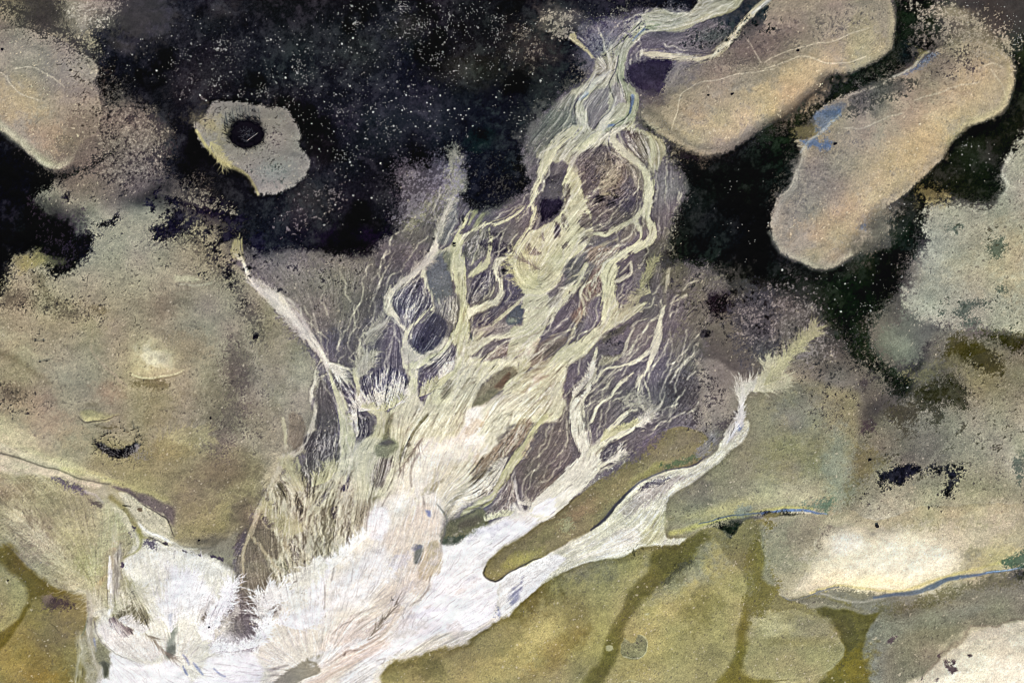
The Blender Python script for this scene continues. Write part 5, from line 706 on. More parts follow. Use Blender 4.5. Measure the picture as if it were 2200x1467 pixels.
    F('0 240,330 340,350 350,400 300,440 200,450 120,470 110,430 170,380', .75, DKP, 14, 20); F('0 200,500 620,520 640,620 520,640 300,560', .8, DKP, 14, 20, .85)
    F('0 480,590 560,640 600,760 560,760 500,680', .95, (30, 26, 34), 14, 14)
    F('0 560,540 660,530 800,550 810,600 760,680 700,700 640,650 580,600', .6, (40, 36, 42), 7, 12); F('0 600,560 720,560 720,640 640,650', 1.0, (24, 20, 30), 14, 10)
    F('0 0,560 200,520 330,560 430,700 560,760 560,900 380,900 150,800 0,720', .95, (70, 64, 56), 7, 30, .7); F('0 0,560 180,560 320,700 160,700 0,660', .65, (60, 56, 50), 7, 30, .7)
    F('0 0,800 120,840 120,880 0,900', .6, (60, 54, 52), 7, 16, .8); F('0 440,640 560,760 600,900 540,1000 440,900 480,760', .6, (78, 70, 64), 7, 30, .6)
    F('0 220,220 350,250 370,320 330,400 220,400 200,300', .1, (52, 44, 44), 7, 24, .75); F('0 220,220 350,250 370,320 330,400 220,400 200,300', .5, (164, 154, 138), 7, 24, .6, -1)
    F('0 130,70 230,140 240,260 200,330 150,200', .45, (66, 58, 52), 7, 26, .75); F('0 130,0 240,0 240,60 170,60', .3, (190, 182, 168), 7, 20, .7, -1); F('0 0,0 140,0 140,70 60,90 0,60', .1, (70, 66, 58), 7, 26, .7)
    F('A 330,400 430,380 560,420 540,450 400,450', .5, (22, 18, 20), 7, 8)
    F('0 60,420 180,440 190,560 100,560 70,500', .2, (64, 54, 60), 7, 14, .6)
    F('0 1420,560 1560,590 1760,620 1860,760 1780,860 1640,800 1520,740 1440,640', .35, (44, 40, 44), 7, 40, .75); F('0 1560,640 1740,600 1800,760 1700,800 1600,740', .35, (150, 142, 140), 7, 40, .6, -1); F('0 1440,560 1560,560 1560,700 1460,700', .5, (34, 30, 34), 14, 20, .8)
    F('0 1440,780 1560,820 1520,940 1440,880', .35, (54, 48, 48), 7, 20, .8); F('0 1700,780 1900,800 1960,900 1800,960 1700,880', .6, (66, 60, 58), 7, 40, .7)
    F('0 1960,430 2150,430 2200,560 2080,520 1980,500', .7, (56, 54, 40), 14, 26, .8); F('0 1990,640 2200,640 2200,720 2040,710', .75, (70, 76, 64), 7, 16, .8); F('0 1900,820 2200,800 2200,960 1980,1060 1860,960', .75, (64, 60, 44), 14, 40, .7); F('0 1860,1000 2200,1000 2200,1100 1900,1120', 1.05, (60, 50, 54), 7, 30, .8)
    P('L 720,200 760,150 830,110 920,95 1000,110 970,150 900,170 880,210 830,200 770,190 730,230', DKP, 3, .97, dith=5, nz='3', lab=3); F('L 690,280 720,140 860,80 1080,100 1200,80 1300,110 1250,200 1210,320 1150,300 1140,180 1000,170 850,240', .1, DKP, 7, 6, .95); F('L 570,300 640,230 680,210 660,270 600,310', .2, (50, 42, 44), 7, 5, .8); P('L 1160,130 1210,140 1200,220 1205,290 1170,300 1150,250 1180,200', DKP, 2, .9, dith=6, nz='3', lab=3); F('L 1020,90 1260,80 1270,160 1180,180 1020,150', -.2, DKP, 7, 6, .95)
    F('0 1960,0 2100,20 2180,80 2180,130 2080,120 1990,90', -.1, (168, 158, 142), 7, 26, .75, -1); F('0 1940,40 2020,60 2030,120 1960,130', .2, (90, 84, 80), 7, 16, .7, -1)
    F('0 1440,150 1560,110 1640,60 1760,30 1880,10 1880,60 1700,120 1560,160', .15, (98, 90, 86), 7, 30, .6); F('0 1700,380 1800,280 1860,300 1760,460 1690,480', .3, (116, 110, 102), 7, 30, .6); F('0 1820,210 1900,170 1980,180 1900,230 1820,260', -.1, (70, 70, 62), 7, 12, .75); F('0 2000,100 2120,110 2100,160 2000,170', .2, (72, 66, 66), 7, 20, .7)
    F('0 1480,60 1640,30 1660,70 1540,110 1460,100', .1, (24, 32, 32), 7, 14, .8); F('0 1250,40 1400,40 1340,110 1260,120', .25, (60, 56, 72), 7, 16, .7); F('0 1170,20 1230,20 1240,80 1180,80', 0, (176, 166, 150), 7, 14, .7, -1); F('0 1100,20 1160,60 1180,140 1120,140', .3, (130, 124, 112), 7, 20, .6, -1)
    F('0 860,380 990,330 990,420 900,480 850,470', -.1, (150, 142, 150), 7, 24, .6, -1); F('0 1000,330 1130,330 1130,430 1050,450 1000,420', .6, (110, 104, 90), 5, 20, .4, -1)
    F('0 600,440 720,360 740,460 640,520 560,500', .55, (128, 118, 116), 7, 30, .7, -1); F('0 390,400 500,440 500,470 400,440', .1, (150, 144, 130), 7, 16, .7, -1); F('0 350,120 560,190 420,230 350,190', .9, (120, 114, 112), 7, 30, .7, -1)
    F('0 1250,320 1350,320 1370,440 1300,480 1260,400', .6, (36, 30, 38), 7, 14, .85); F('f 860,640 1060,600 1030,840 840,860', .5, (40, 36, 46), 14, 14, .8); F('0 1170,380 1210,370 1210,400 1180,400', .1, (40, 36, 42), 7, 8, .8)
    F('0 410,215 640,215 660,400 560,400 430,300', .7, (60, 56, 54), 7, 14, .7); F('z 420,600 950,600 950,900 600,960 440,850', .5, (70, 68, 74), 5, 14, .7); F('z 950,480 1200,560 1150,900 900,900', .6, (64, 58, 62), 5, 14, .75); F('z 800,1000 1400,1000 1400,1300 950,1350', .3, (96, 104, 98), 5, 20, .6)
    P('j 60,1250 180,1150 330,1160 350,1280 240,1340 100,1330', (102, 94, 98), 12, .8)
    P('j 0,1140 60,960 160,900 200,1050 160,1250 40,1300 -100,1240', (124, 116, 110), 16, .6)
    F('i 200,1400 500,1100 900,750 1300,500 1400,700 900,1000 500,1400', .9, (88, 78, 66), 5, 16, .6)
    F('0 1560,1120 1640,1110 1640,1200 1560,1190', .6, (60, 52, 34), 7, 20, .7); F('0 1340,1170 1480,1150 1440,1260', .8, (60, 54, 26), 7, 14, .7)
    for a in [('0 0,90 60,80 130,120 190,220 190,300 130,340 60,300 0,260', 14), ('0 1430,220 1620,140 1880,110 1840,150 1700,230 1560,310 1470,290', 14), ('0 1700,560 1690,460 1850,360 2000,220 2130,180 2050,290 1900,440 1780,560', 14)]: F(a[0], 1.1, (226, 208, 176), 5, a[1], .8, -1)
    P('0 206,946 214,958 236,964 262,962 286,950 290,962 276,978 250,988 224,980 208,964', (34, 28, 34), 3, .85, dith=6, nz='3'); F('0 190,930 300,930 310,1000 250,1010 190,985', .75, (44, 38, 40), 5, 8)
    # runs of flow that only steer the fine rills
    if PRE[0]:
        for s in ['0 370,1400 340,1330 290,1250 262,1190', '0 372,1400 350,1300 330,1200 310,1150', '0 376,1400 380,1290 385,1180', '0 382,1400 410,1290 440,1190', '0 388,1400 440,1320 480,1240', '0 300,1400 250,1340 240,1280 250,1200', '0 400,1420 450,1380 500,1300',
                  '0 640,1440 560,1420 490,1380 450,1340', '0 645,1430 580,1370 540,1300 520,1240', '0 655,1420 620,1340 590,1250', '0 670,1410 650,1300 640,1220', '0 690,1400 700,1300 720,1200', '0 720,1380 760,1290 800,1200', '0 560,1450 460,1450 380,1440', '0 640,1460 760,1400 860,1330 920,1260',
                  '0 190,1240 120,1180 40,1120', '0 195,1235 140,1150 90,1080 60,1040', '0 205,1230 190,1140 170,1060', '0 220,1230 240,1150 250,1080', '0 180,1250 100,1230 30,1170',
                  '0 812,892 770,850 735,800', '0 815,890 795,840 780,790', '0 820,890 825,840 830,790', '0 825,892 850,850 868,800', '0 640,1080 600,1040 560,1000', '0 700,700 690,620 660,560', '0 720,760 740,680 760,600',
                  '0 1440,1200 1480,1100 1600,960 1700,860', '0 1450,1150 1430,1060 1380,980', '0 620,1250 610,1150 640,1060', '0 690,1260 690,1150 700,1060', '0 580,1230 590,1140 620,1080', 'K -60,1000 200,780 500,620 760,480 900,350 1100,180 1290,40', 'K 0,820 250,690 480,560 660,400 800,260 1000,150 1200,80', 'K 250,760 560,660 820,580 940,420 1010,300 1150,180', 'K 700,620 850,520 930,400', 'l 500,1200 800,1000 1100,800 1300,650', 'l 700,1150 1100,1000 1400,750 1640,550']:
            FLOWS.append(smooth(pts(s), False, 8)); FLOWS.append(FLOWS[-1]) 
    # ---------------------------------------------------------------- 7. rill fans
    LC = (220, 212, 194); LY = (196, 190, 146)
    hair('G 1440,1150 1450,1060 1500,1030', (206, 200, 186), 130, 50, .5, 1, .6, 1, 1, back=False)
    hair('G 1520,1060 1600,1010 1643,990 H 60,940', (200, 194, 164), 420, 60, .6, 1, .55, 1, 2, back=False); hair('G 1440,1290 1440,1180', (206, 200, 190), 60, 22, .7, 1, .6, 1, 3)
    hair('H 0,1020 60,960 140,860 200,790 300,690', (180, 175, 140), 320, 50, .45, 1, .5, 1, 4)
    hair('i 860,500 960,440 1010,400', LC, 70, 30, .6, 1, .7, 1, 5); hair('i 560,640 700,560 860,500', LY, 160, 26, .8, 1, .6, 1, 6, side=-1); hair('i 600,840 690,800 740,740', LC, 60, 24, .7, 1, .6, 1, 7); hair('i 780,300 900,250 1050,360', (170, 164, 146), 140, 30, 1.4, 1, .5, 1, 8)
    hair('e -40,1400 100,1380 220,1370', LC, 130, 52, 1.9, 1, .75, 1, 9, side=-1, jit=.5); hair('e 230,1370 330,1330 390,1250', LC, 110, 50, 1.5, 1, .75, 1, 10, side=-1, jit=.5); hair('e -20,1360 200,1390 380,1280', LY, 160, 22, 1.6, 1, .6, 0, 11, side=-1)
    hair('e 520,1260 620,1220 760,1130', LY, 140, 30, 1.4, 1, .6, 1, 12, side=-1); hair('e 700,1100 760,1060 820,1010', LC, 60, 34, 1.3, 1, .6, 0, 13, side=-1)
    hair('c 190,1410 360,1260 520,1120', (180, 172, 156), 140, 36, .6, 1, .5, 1, 14); hair('c 590,950 650,760 740,570', (186, 180, 160), 120, 30, .7, 1, .5, 1, 15)
    hair('d 420,580 620,800 820,1000', (196, 190, 176), 260, 36, .5, 1, .5, 1, 16, back=True); hair('d 300,520 520,680', (190, 184, 170), 160, 40, .9, 1, .5, 1, 17, back=True, side=1); hair('d 970,1200 1000,1260', LC, 80, 60, .7, 1, .7, 0, 18, side=-1, jit=.45)
    hair('d 1250,1350 1330,1140', (190, 184, 158), 200, 40, 1., 1, .5, 1, 19); hair('d 1290,1040 1380,920 1500,800', (176, 170, 150), 120, 34, 1.2, 1, .5, 1, 20)
    hair('g 100,1000 230,780 330,740', (184, 174, 148), 220, 34, 1., 1, .5, 1, 21, back=True); hair('g 30,1240 230,1400 400,1467', (176, 170, 134), 260, 30, 1.2, 1, .55, 1, 22, back=True); hair('g 230,800 400,1100', (176, 170, 134), 220, 26, 1.1, 1, .5, 1, 23, back=True)
    hair('g 480,1050 620,1000 700,900', LY, 200, 40, 1.3, 1, .5, 1, 24, side=-1, back=False); hair('g 880,300 900,560 880,600', LC, 140, 24, 1.2, 1, .6, 0, 25, side=-1, back=True)
    hair('j 500,1200 700,1250 860,1200', 'W', 200, 60, 1.5, 1, .6, 1, 26, side=-1, jit=.45); hair('j 360,1240 380,1000 560,900 700,960', (236, 232, 226), 300, 50, 1.2, 1, .7, 1, 27, side=0, jit=.45); hair('j 700,800 860,700 900,560', (232, 228, 214), 260, 40, 1., 1, .6, 1, 28, back=True); hair('j 1000,700 1240,480 1340,400', (240, 236, 230), 200, 34, 1.4, 1, .7, 0, 29, side=-1)
    hair('j -120,1440 100,1460 300,1420', (244, 240, 244), 150, 26, 1.6, 1, .8, 1, 30, side=-1); hair('j 300,1400 380,1260 440,1180', 'W', 110, 28, 1.2, 1, .8, 1, 31)
    hair('k 900,1000 900,700 1100,420', 'W', 300, 60, .6, 1, .5, 1, 32, jit=.45); hair('k 700,250 1000,250 1350,360', (236, 232, 220), 400, 44, 1.6, 1, .6, 0, 33, side=1, jit=.45); hair('k 1180,1080 1240,960 1340,800 1430,680 1460,560', 'W', 340, 34, 1.1, 1, .7, 1, 34); hair('k 400,880 500,940 640,1000', (220, 214, 210), 120, 34, 1.6, 1, .7, 0, 35, side=-1)
    hair('k 330,830 560,620 600,720', (196, 190, 168), 160, 40, .8, 1, .6, 1, 36); hair('k 1290,1080 1400,900 1520,780', (196, 188, 180), 90, 24, .7, 1, .6, 1, 37)
    hair('h 880,900 760,960 640,1020', LC, 120, 44, .6, 1, .6, 0, 38); hair('h 1000,700 940,830 880,950', LC, 160, 40, 1.3, 1, .6, 0, 39, side=1, jit=.45); hair('h 780,1300 900,1260 1020,1240', (206, 202, 170), 120, 18, 1.6, 1, .7, 0, 40, side=-1); hair('h 1090,1130 1240,1150 1400,1060', LC, 140, 26, 1.4, 1, .5, 0, 41, side=-1)
    hair('b 330,1430 200,1330 150,1200', LY, 200, 46, 1.2, 1, .6, 1, 42); hair('b 640,1100 640,900 700,700', (206, 202, 164), 240, 34, .7, 1, .6, 1, 43); hair('b 1280,320 1060,120 1020,60', (196, 190, 160), 120, 40, .5, 1, .6, 0, 44); hair('b 900,600 1000,450 1080,300', (166, 156, 138), 160, 24, .9, 1, .5, 1, 45)
    hair('f 1290,300 1200,300 1000,480', (180, 174, 140), 140, 26, .9, 1, .5, 1, 46); hair('f 1180,280 1260,120 1320,0', (166, 162, 126), 120, 26, .7, 1, .5, 1, 47); hair('f 560,1260 700,1120 760,1000', LC, 120, 26, .8, 1, .6, 1, 48, side=-1)
    hair('I 700,1000 500,850 300,600 100,430', (196, 188, 158), 500, 60, .7, 1, .45, 1, 49, back=False, jit=.45); hair('I 560,800 640,640 760,450', (186, 186, 150), 240, 50, .8, 1, .4, 1, 50, jit=.45); hair('I 700,350 790,400 850,520', (206, 200, 170), 120, 22, 1.4, 1, .6, 0, 51, side=1)
    hair('E 1000,1467 1060,1360 1300,1330', (168, 160, 120), 300, 50, .8, 1, .4, 1, 52, jit=.3); hair('I 1100,560 1200,480 1400,380', (156, 148, 110), 300, 44, .7, 1, .35, 1, 53)
    hair('z 250,700 430,980', (180, 172, 130), 120, 30, .8, 1, .5, 1, 54)
    for i, s in enumerate(['b 350,1300 150,1180', 'g 1500,600 1300,900', 'k 650,1000 900,1230', 'J 700,1200 900,950']): hair(s, (130, 120, 110), 40, 40, .5, 1, .5, 0, 70 + i)
PRE[0] = True; survey(); PRE[0] = False
TH = flowfield()
L1 = lic(N4, TH, 11); L2 = lic(blur(N4, 2), TH, 16)
LICS.extend([L1, L2])
survey()
for i, (pp, col, wv, op) in enumerate(CH):      # every channel frays into side threads
    ln = float(np.hypot(*np.diff(pp[:, :2], axis=0).T).sum())
    q = pp.copy(); r = np.random.default_rng(i)
    tn = np.gradient(q[:, :2], axis=0); tn /= np.linalg.norm(tn, axis=1)[:, None] + 1e-6
    for sd in (-1, 1):
        e = q.copy(); e[:, 0] += -tn[:, 1] * q[:, 2] * .42 * sd; e[:, 1] += tn[:, 0] * q[:, 2] * .42 * sd
        cc = C_(col) * (.97 if sd > 0 else 1.03)
        HAIRS.append((e, cc, int(ln * .6) + 4, 12 + min(30, wv * 1.7), .4, 1, .62 * op, 1, 200 + i * 2 + sd, sd, (i % 3) > 0, .5))
        HAIRS.append((e, np.array((70, 62, 66.)), int(ln * .12) + 1, 8 + min(14, wv), .12, 1, .6 * op, 0, 900 + i * 2 + sd, 0, False, .15))
    c = q.copy(); c[:, :2] += tn[:, ::-1] * [[-1, 1]] * (r.random(len(c))[:, None] - .5) * q[:, 2:3] * .6
    if wv > 6: HAIRS.append((c, C_(col) * .72, int(ln * .16), 22, .15, 1, .45, 0, 1500 + i, 0, False, .1)); HAIRS.append((c, np.minimum(C_(col) * 1.16, 250), int(ln * .2), 26, .12, 1, .55, 0, 1900 + i, 0, False, .1))
mud = (LAB == 5) & (HL > .12) & (XX > 640) & (XX < 1500); silt = LAB == 6; fan = LAB == 7
creeks(mud, 500, 60, (156, 148, 142), .45, 11, 1.1); creeks(mud, 700, 50, (56, 50, 60), .45, 12, .5); creeks(mud & (HL > .45), 700, 44, (206, 199, 186), .55, 13, 1.1)
creeks(silt, 1300, 60, (232, 227, 200), .4, 14, .35); creeks(silt, 900, 44, (156, 148, 120), .4, 15, .4); creeks(silt, 300, 26, (70, 64, 60), .6, 16, .3); GR[silt] *= .55
creeks(mud | silt, 360, 170, (208, 202, 178), .7, 17, 1.0, wd=2)
roots = (XX > 555) & (XX < 760) & (YY > 1010) & (YY < 1250) & silt; creeks(roots, 260, 60, (100, 92, 82), .6, 31, 1.2, wd=2); creeks(roots, 300, 60, (206, 198, 166), .6, 32, 1.2)
mid = silt & (YY > 640) & (YY < 1010); creeks(mid, 160, 46, (132, 120, 104), .55, 33, .8, wd=2)
creeks(fan, 1100, 80, (254, 250, 252), .4, 18, .5); creeks(fan, 500, 70, (196, 190, 190), .45, 28, .5); creeks(fan, 420, 44, (170, 160, 156), .5, 19, .4)
for (pp, col, wv, op) in CH:                    # the fresh silt of the main threads lies over the older rills
    if wv < 4: continue
    q = pp.copy(); q[:, 2] *= .62; w, d = linedist(q, q[:, 2].max() / 2 + 10, 1.)
    m = sst(3, -2.5, d + (1.0 * L1[w] + 1.6 * L2[w] + N2[w]) * min(1.6, .4 + wv * .03)) * .6 * op
    mix(w, m.astype(np.float32), np.minimum(C_(col) * 1.07, 250))
grow_hairs()
# thread texture along the flow
inm = (XX > -25) & (XX < 2225) & (YY > -22) & (YY < 1490)
fil = sst(.3, 1.9, 1. * L1 + .35 * L2 + .5 * N2)
HLc = np.clip(HL, 0, 1)
full = (slice(None), slice(None))
mix(full, fil * HLc * .62, (206, 198, 184))
mix(full, sst(.6, 2.2, -L1) * HLc * .7, (48, 42, 52))
mix(full, sst(.7, 2.4, -(.8 * L1 + .5 * L2) + .3 * N2 + .2 * N1) * np.clip(HD, 0, 1) * np.where(LAB == 7, .12, .17), (104, 96, 80))
mix(full, sst(.6, 2., (.8 * L1 + .6 * L2) + .3 * N2) * np.clip(HD, 0, 1) * .28, (240, 236, 226))
COL *= (1 + .02 * (L1 + 1.5 * L2) * np.clip(HD + HL, 0, 1))[..., None]
HT += (.008 * L2 + .005 * L1) * np.clip(HD + HL, 0, 1)
# ---------------------------------------------------------------- 8. grain, weed specks, shell specks
sm = blur((LAB == 6).astype(np.float32), 2)[..., None] * sst(110, 170, COL.mean(-1))[..., None]; COL += sm * np.array((4, 4, 8), np.float32); COL += np.array((1, 2, 5), np.float32) + (sst(1000, 1400, XX) * sst(900, 1150, YY))[..., None] * np.array((2, 6, 6), np.float32)
plain = (sst(700, 560, XX) * sst(480, 600, YY) * sst(1250, 1000, YY) * sst(60, 110, COL.mean(-1)))[..., None]; COL += plain * np.array((7, 5, 3), np.float32)
cb = np.stack([blur(COL[..., i], 7) for i in range(3)], -1); cbb = np.stack([blur(cb[..., i], 40) for i in range(3)], -1)
COL += (.8 * (COL - cb) + .2 * (cb - cbb)) * inm[..., None]
COL[:] = np.where(inm[..., None], 132 + (COL - 132) * np.where(COL > 190, 1.03, 1.08), COL); COL[LAB == 16] *= np.array((1, .985, .95), np.float32); np.clip(COL, 6, 252, out=COL)
lum = COL.mean(-1)
dark = sst(60, 30, lum); mid = sst(50, 90, lum) * sst(215, 170, lum)
g1 = rng.normal(0, 1, XX.shape).astype(np.float32); g2 = rng.normal(0, 1, XX.shape).astype(np.float32)
gs = blur(g2, 1); gs /= gs.std()
COL *= (1 + (.078 * g1 + .02 * gs + .035 * N3 + .035 * N2) * GR * np.where(inm, 1, .5))[..., None].clip(.3, 2)
COL += ((g1 * .7 + gs * .6) * 4.5 * dark * GR)[..., None]
dv = sst(-.2, 1.5, .5 * N1 + .8 * N2 + .5 * N3) * dark * inm; COL += dv[..., None] * (np.array((25, 25, 24), np.float32) + vn(XX, YY, 150, 3)[..., None] * np.array((3, -3, 3.), np.float32)); COL += (sst(1550, 1800, XX) * dark)[..., None] * np.array((-1, 3, -4), np.float32); dk2 = sst(.2, 1.2, -N1) * dark; COL *= (1 - .55 * dk2)[..., None]
spk = sst(1.6, 2.2, gs + .5 * N3 + .25 * N2) * mid * np.clip(GR - .6, 0, 1) * inm      # dark weed scraps
mix(full, spk * .8, (58, 52, 50))
lsp = sst(2.1, 2.7, -gs - .3 * N2) * mid * inm * np.clip(GR, 0, 1); mix(full, lsp * .7, (226, 214, 190))
cm = vn(XX, YY, 140, 6)[..., None] * np.array([2.2, .2, -3.5], np.float32) + vn(XX, YY, 50, 7)[..., None] * np.array([1.5, -.5, 1.], np.float32)
COL += cm * (1 + mid)[..., None]
np.clip(COL, 4, 255, out=COL)
HT += (.012 * N3 + .02 * N2 + .006 * gs) * np.clip(GR, 0, 1.4)
FIN = 1
# ---------------------------------------------------------------- 9. ground objects from the survey
lin = lambda c: np.where(c <= 0.04045, c / 12.92, ((c + 0.055) / 1.055) ** 2.4)
ALB = np.clip(lin(COL / 255.0) / GAIN - .002, 0.0025, 0.86).astype(np.float32)
lumb = blur(COL.mean(-1), 3)
LAB[(LAB == 3) & (lumb > 58)] = 0
LAB[(lumb < 44) & ((LAB == 0) | (LAB == 5) | (LAB == 14) | (LAB == 4))] = 3
WXY = np.stack([(XX - 1100) * U, (733.5 - YY) * U, HT], -1).reshape(-1, 3).astype(np.float32)
def ground_mat(name, rough, spec, scale, amt, bump):
    m = bpy.data.materials.new(name); m.use_nodes = True; n = m.node_tree; b = n.nodes['Principled BSDF']
    at = n.nodes.new('ShaderNodeAttribute'); at.attribute_name = 'sediment'
    tc = n.nodes.new('ShaderNodeNewGeometry')
    nz = n.nodes.new('ShaderNodeTexNoise'); nz.inputs['Scale'].default_value = scale; nz.inputs['Detail'].default_value = 5; nz.inputs['Roughness'].default_value = .7
    n.links.new(tc.outputs['Position'], nz.inputs['Vector'])
    mr = n.nodes.new('ShaderNodeMapRange'); mr.inputs[1].default_value = .25; mr.inputs[2].default_value = .75; mr.inputs[3].default_value = 1 - amt; mr.inputs[4].default_value = 1 + amt
    n.links.new(nz.outputs[0], mr.inputs[0])
    vm = n.nodes.new('ShaderNodeVectorMath'); vm.operation = 'SCALE'; n.links.new(at.outputs['Color'], vm.inputs[0]); n.links.new(mr.outputs[0], vm.inputs['Scale'])
    n.links.new(vm.outputs[0], b.inputs['Base Color'])
    b.inputs['Roughness'].default_value = rough; b.inputs['Specular IOR Level'].default_value = spec
    if bump:
        bp = n.nodes.new('ShaderNodeBump'); bp.inputs['Strength'].default_value = bump; bp.inputs['Distance'].default_value = .05
        n.links.new(nz.outputs[0], bp.inputs['Height']); n.links.new(bp.outputs[0], b.inputs['Normal'])
    return m
GM = dict(sand=ground_mat('pale_sand', .9, .15, 9, .10, .25), mud=ground_mat('wet_mud', .75, .2, 6, .14, .3), weed=ground_mat('seagrass', 1., .02, 7, .35, .4),
          silt=ground_mat('silt', .85, .15, 8, .07, .2), water=ground_mat('shallow_water', .12, .5, 2, .06, 0))
GROUND = {0: ('mudflat', 'mud', 'grey olive tidal flat between the dark weed beds and the sandbars'), 3: ('seagrass', 'weed', 'black seagrass and weed cover over the deeper bed'),
 4: ('algae_channel', 'mud', 'dark olive algae covered channels between the pale bars at the bottom'), 5: ('delta_mud', 'mud', 'purple grey mud between the branches of the cream silt delta'),
 6: ('silt_stream', 'silt', 'cream silt streams braiding down from the top neck like a tree'), 7: ('silt_fan', 'silt', 'white and peach silt fan where the streams meet at the bottom'),
 10: ('sandbar', 'sand', 'tan sandbar cut by the left edge with a pale lower rim'), 11: ('sandbar', 'sand', 'small fish shaped islet in the dark weed carrying the brushwood hide'),
 12: ('sandbar', 'sand', 'long tan sandbar right of the silt neck, touching the top edge'), 13: ('sandbar', 'sand', 'long tan sandbar with blue pools on its upper left side'),
 14: ('sandbar', 'sand', 'pale greenish flat with small weed patches at the right edge'), 15: ('sandbar', 'mud', 'olive bar right of the silt band, with a blue grey lower rim'),
 16: ('sandbar', 'sand', 'bright peach sandbar at the lower right with a blue grey lower rim'), 17: ('sandbar', 'sand', 'peach sandbar in the bottom right corner'),
 18: ('sandbar', 'mud', 'wide olive bar below the white silt band'), 19: ('sandbar', 'mud', 'olive bar right of the dark olive channel, with a horseshoe mark'),
 20: ('sandbar', 'mud', 'small oval olive bar near the bottom edge'), 21: ('sandbar', 'mud', 'pale olive bar cut by the left edge near the bottom'),
 22: ('sandbar', 'sand', 'thin pale sand strip along the left scarp'), 23: ('sandbar', 'sand', 'pale wedge of sand beside the purple slope at the lower left'),
 24: ('sand_mound', 'sand', 'eye shaped pale mound in the left flat'), 25: ('sand_mound', 'sand', 'small pale mound with a dark lower edge above the stake ring'),
 26: ('mud_island', 'mud', 'brown leaf shaped mud island beside the small turquoise pool'), 27: ('mud_island', 'mud', 'dark olive mud island left of the white silt band'),
 28: ('mud_island', 'mud', 'grey brown mud patch in the white silt at the bottom edge'), 29: ('sand_spit', 'mud', 'long narrow olive spit with a dark lower edge between two silt bands'),
 30: ('water', 'water', 'blue pools on the upper left side of the long tan bar'), 31: ('water', 'water', 'narrow blue water reaches in the silt neck'),
 32: ('water', 'water', 'round grey pool inside the delta'), 33: ('water', 'water', 'small turquoise pool beside the brown mud island'),
 34: ('water', 'water', 'grey green hook shaped pool in the lower delta'), 35: ('water', 'water', 'narrow grey pool in the white fan at the bottom left')}
FL = LAB[:-1, :-1]
idx = np.arange(NX * NY, dtype=np.int32).reshape(NY, NX)
QA, QB, QC, QD = idx[1:, :-1], idx[1:, 1:], idx[:-1, 1:], idx[:-1, :-1]     # counter-clockwise seen from above
ALBF = ALB.reshape(-1, 3)
def link(name, me, mat, parent=None):
    if mat: me.materials.append(mat)
    o = bpy.data.objects.new(name, me); sc.collection.objects.link(o); o.parent = parent
    return o
for k, (nm, mk, lb) in GROUND.items():
    s_ = FL == k
    if not s_.any(): continue
    q = np.stack([QA[s_], QB[s_], QC[s_], QD[s_]], 1)
    u, inv = np.unique(q, return_inverse=True); inv = inv.reshape(-1).astype(np.int32)
    me = bpy.data.meshes.new(nm); me.vertices.add(len(u)); me.vertices.foreach_set('co', WXY[u].ravel())
    me.loops.add(len(inv)); me.loops.foreach_set('vertex_index', inv)
    me.polygons.add(len(q)); me.polygons.foreach_set('loop_start', np.arange(0, len(inv), 4, dtype=np.int32))
    me.update()
    ca = me.attributes.new('sediment', 'FLOAT_COLOR', 'POINT'); c4 = np.ones((len(u), 4), np.float32); c4[:, :3] = ALBF[u]; ca.data.foreach_set('color', c4.ravel())
    o = link(nm, me, GM[mk]); o['kind'] = 'stuff' if k == 3 else 'structure'; o['label'] = lb
# ---------------------------------------------------------------- 10. small things
def wpt(x, y, z=0.): 
    i = min(max(np.searchsorted(AX, x), 0), NX - 1); j = min(max(np.searchsorted(AY, y), 0), NY - 1)
    return np.array(((x - 1100) * U, (733.5 - y) * U, float(HT[j, i]) + z))
def mat(name, col, rough=.8, var=.3, scale=12, spec=.2):
    m = bpy.data.materials.new(name); m.use_nodes = True; n = m.node_tree; b = n.nodes['Principled BSDF']
    nz = n.nodes.new('ShaderNodeTexNoise'); nz.inputs['Scale'].default_value = scale; nz.inputs['Detail'].default_value = 4
    tc = n.nodes.new('ShaderNodeNewGeometry'); n.links.new(tc.outputs['Position'], nz.inputs['Vector'])
    cr = n.nodes.new('ShaderNodeValToRGB'); cr.color_ramp.elements[0].color = tuple(c * (1 - var) for c in col) + (1,); cr.color_ramp.elements[1].color = tuple(min(1, c * (1 + var)) for c in col) + (1,)
    cr.color_ramp.elements[0].position = .3; cr.color_ramp.elements[1].position = .7
    n.links.new(nz.outputs[0], cr.inputs[0]); n.links.new(cr.outputs[0], b.inputs['Base Color']); b.inputs['Roughness'].default_value = rough; b.inputs['Specular IOR Level'].default_value = spec
    return m
M_STONE = mat('pale_shell', (.64, .62, .55), var=.25); M_SHELL = mat('shell_grit', (.30, .29, .26), var=.6, scale=1.5); M_WOOD = mat('wet_wood', (.010, .009, .012), .9, spec=.05); M_PALE = mat('bleached_wood', (.42, .38, .36)); M_WEED = mat('dead_weed', (.005, .004, .007), 1., spec=.02); M_RUST = mat('rusty_wood', (.16, .08, .04))
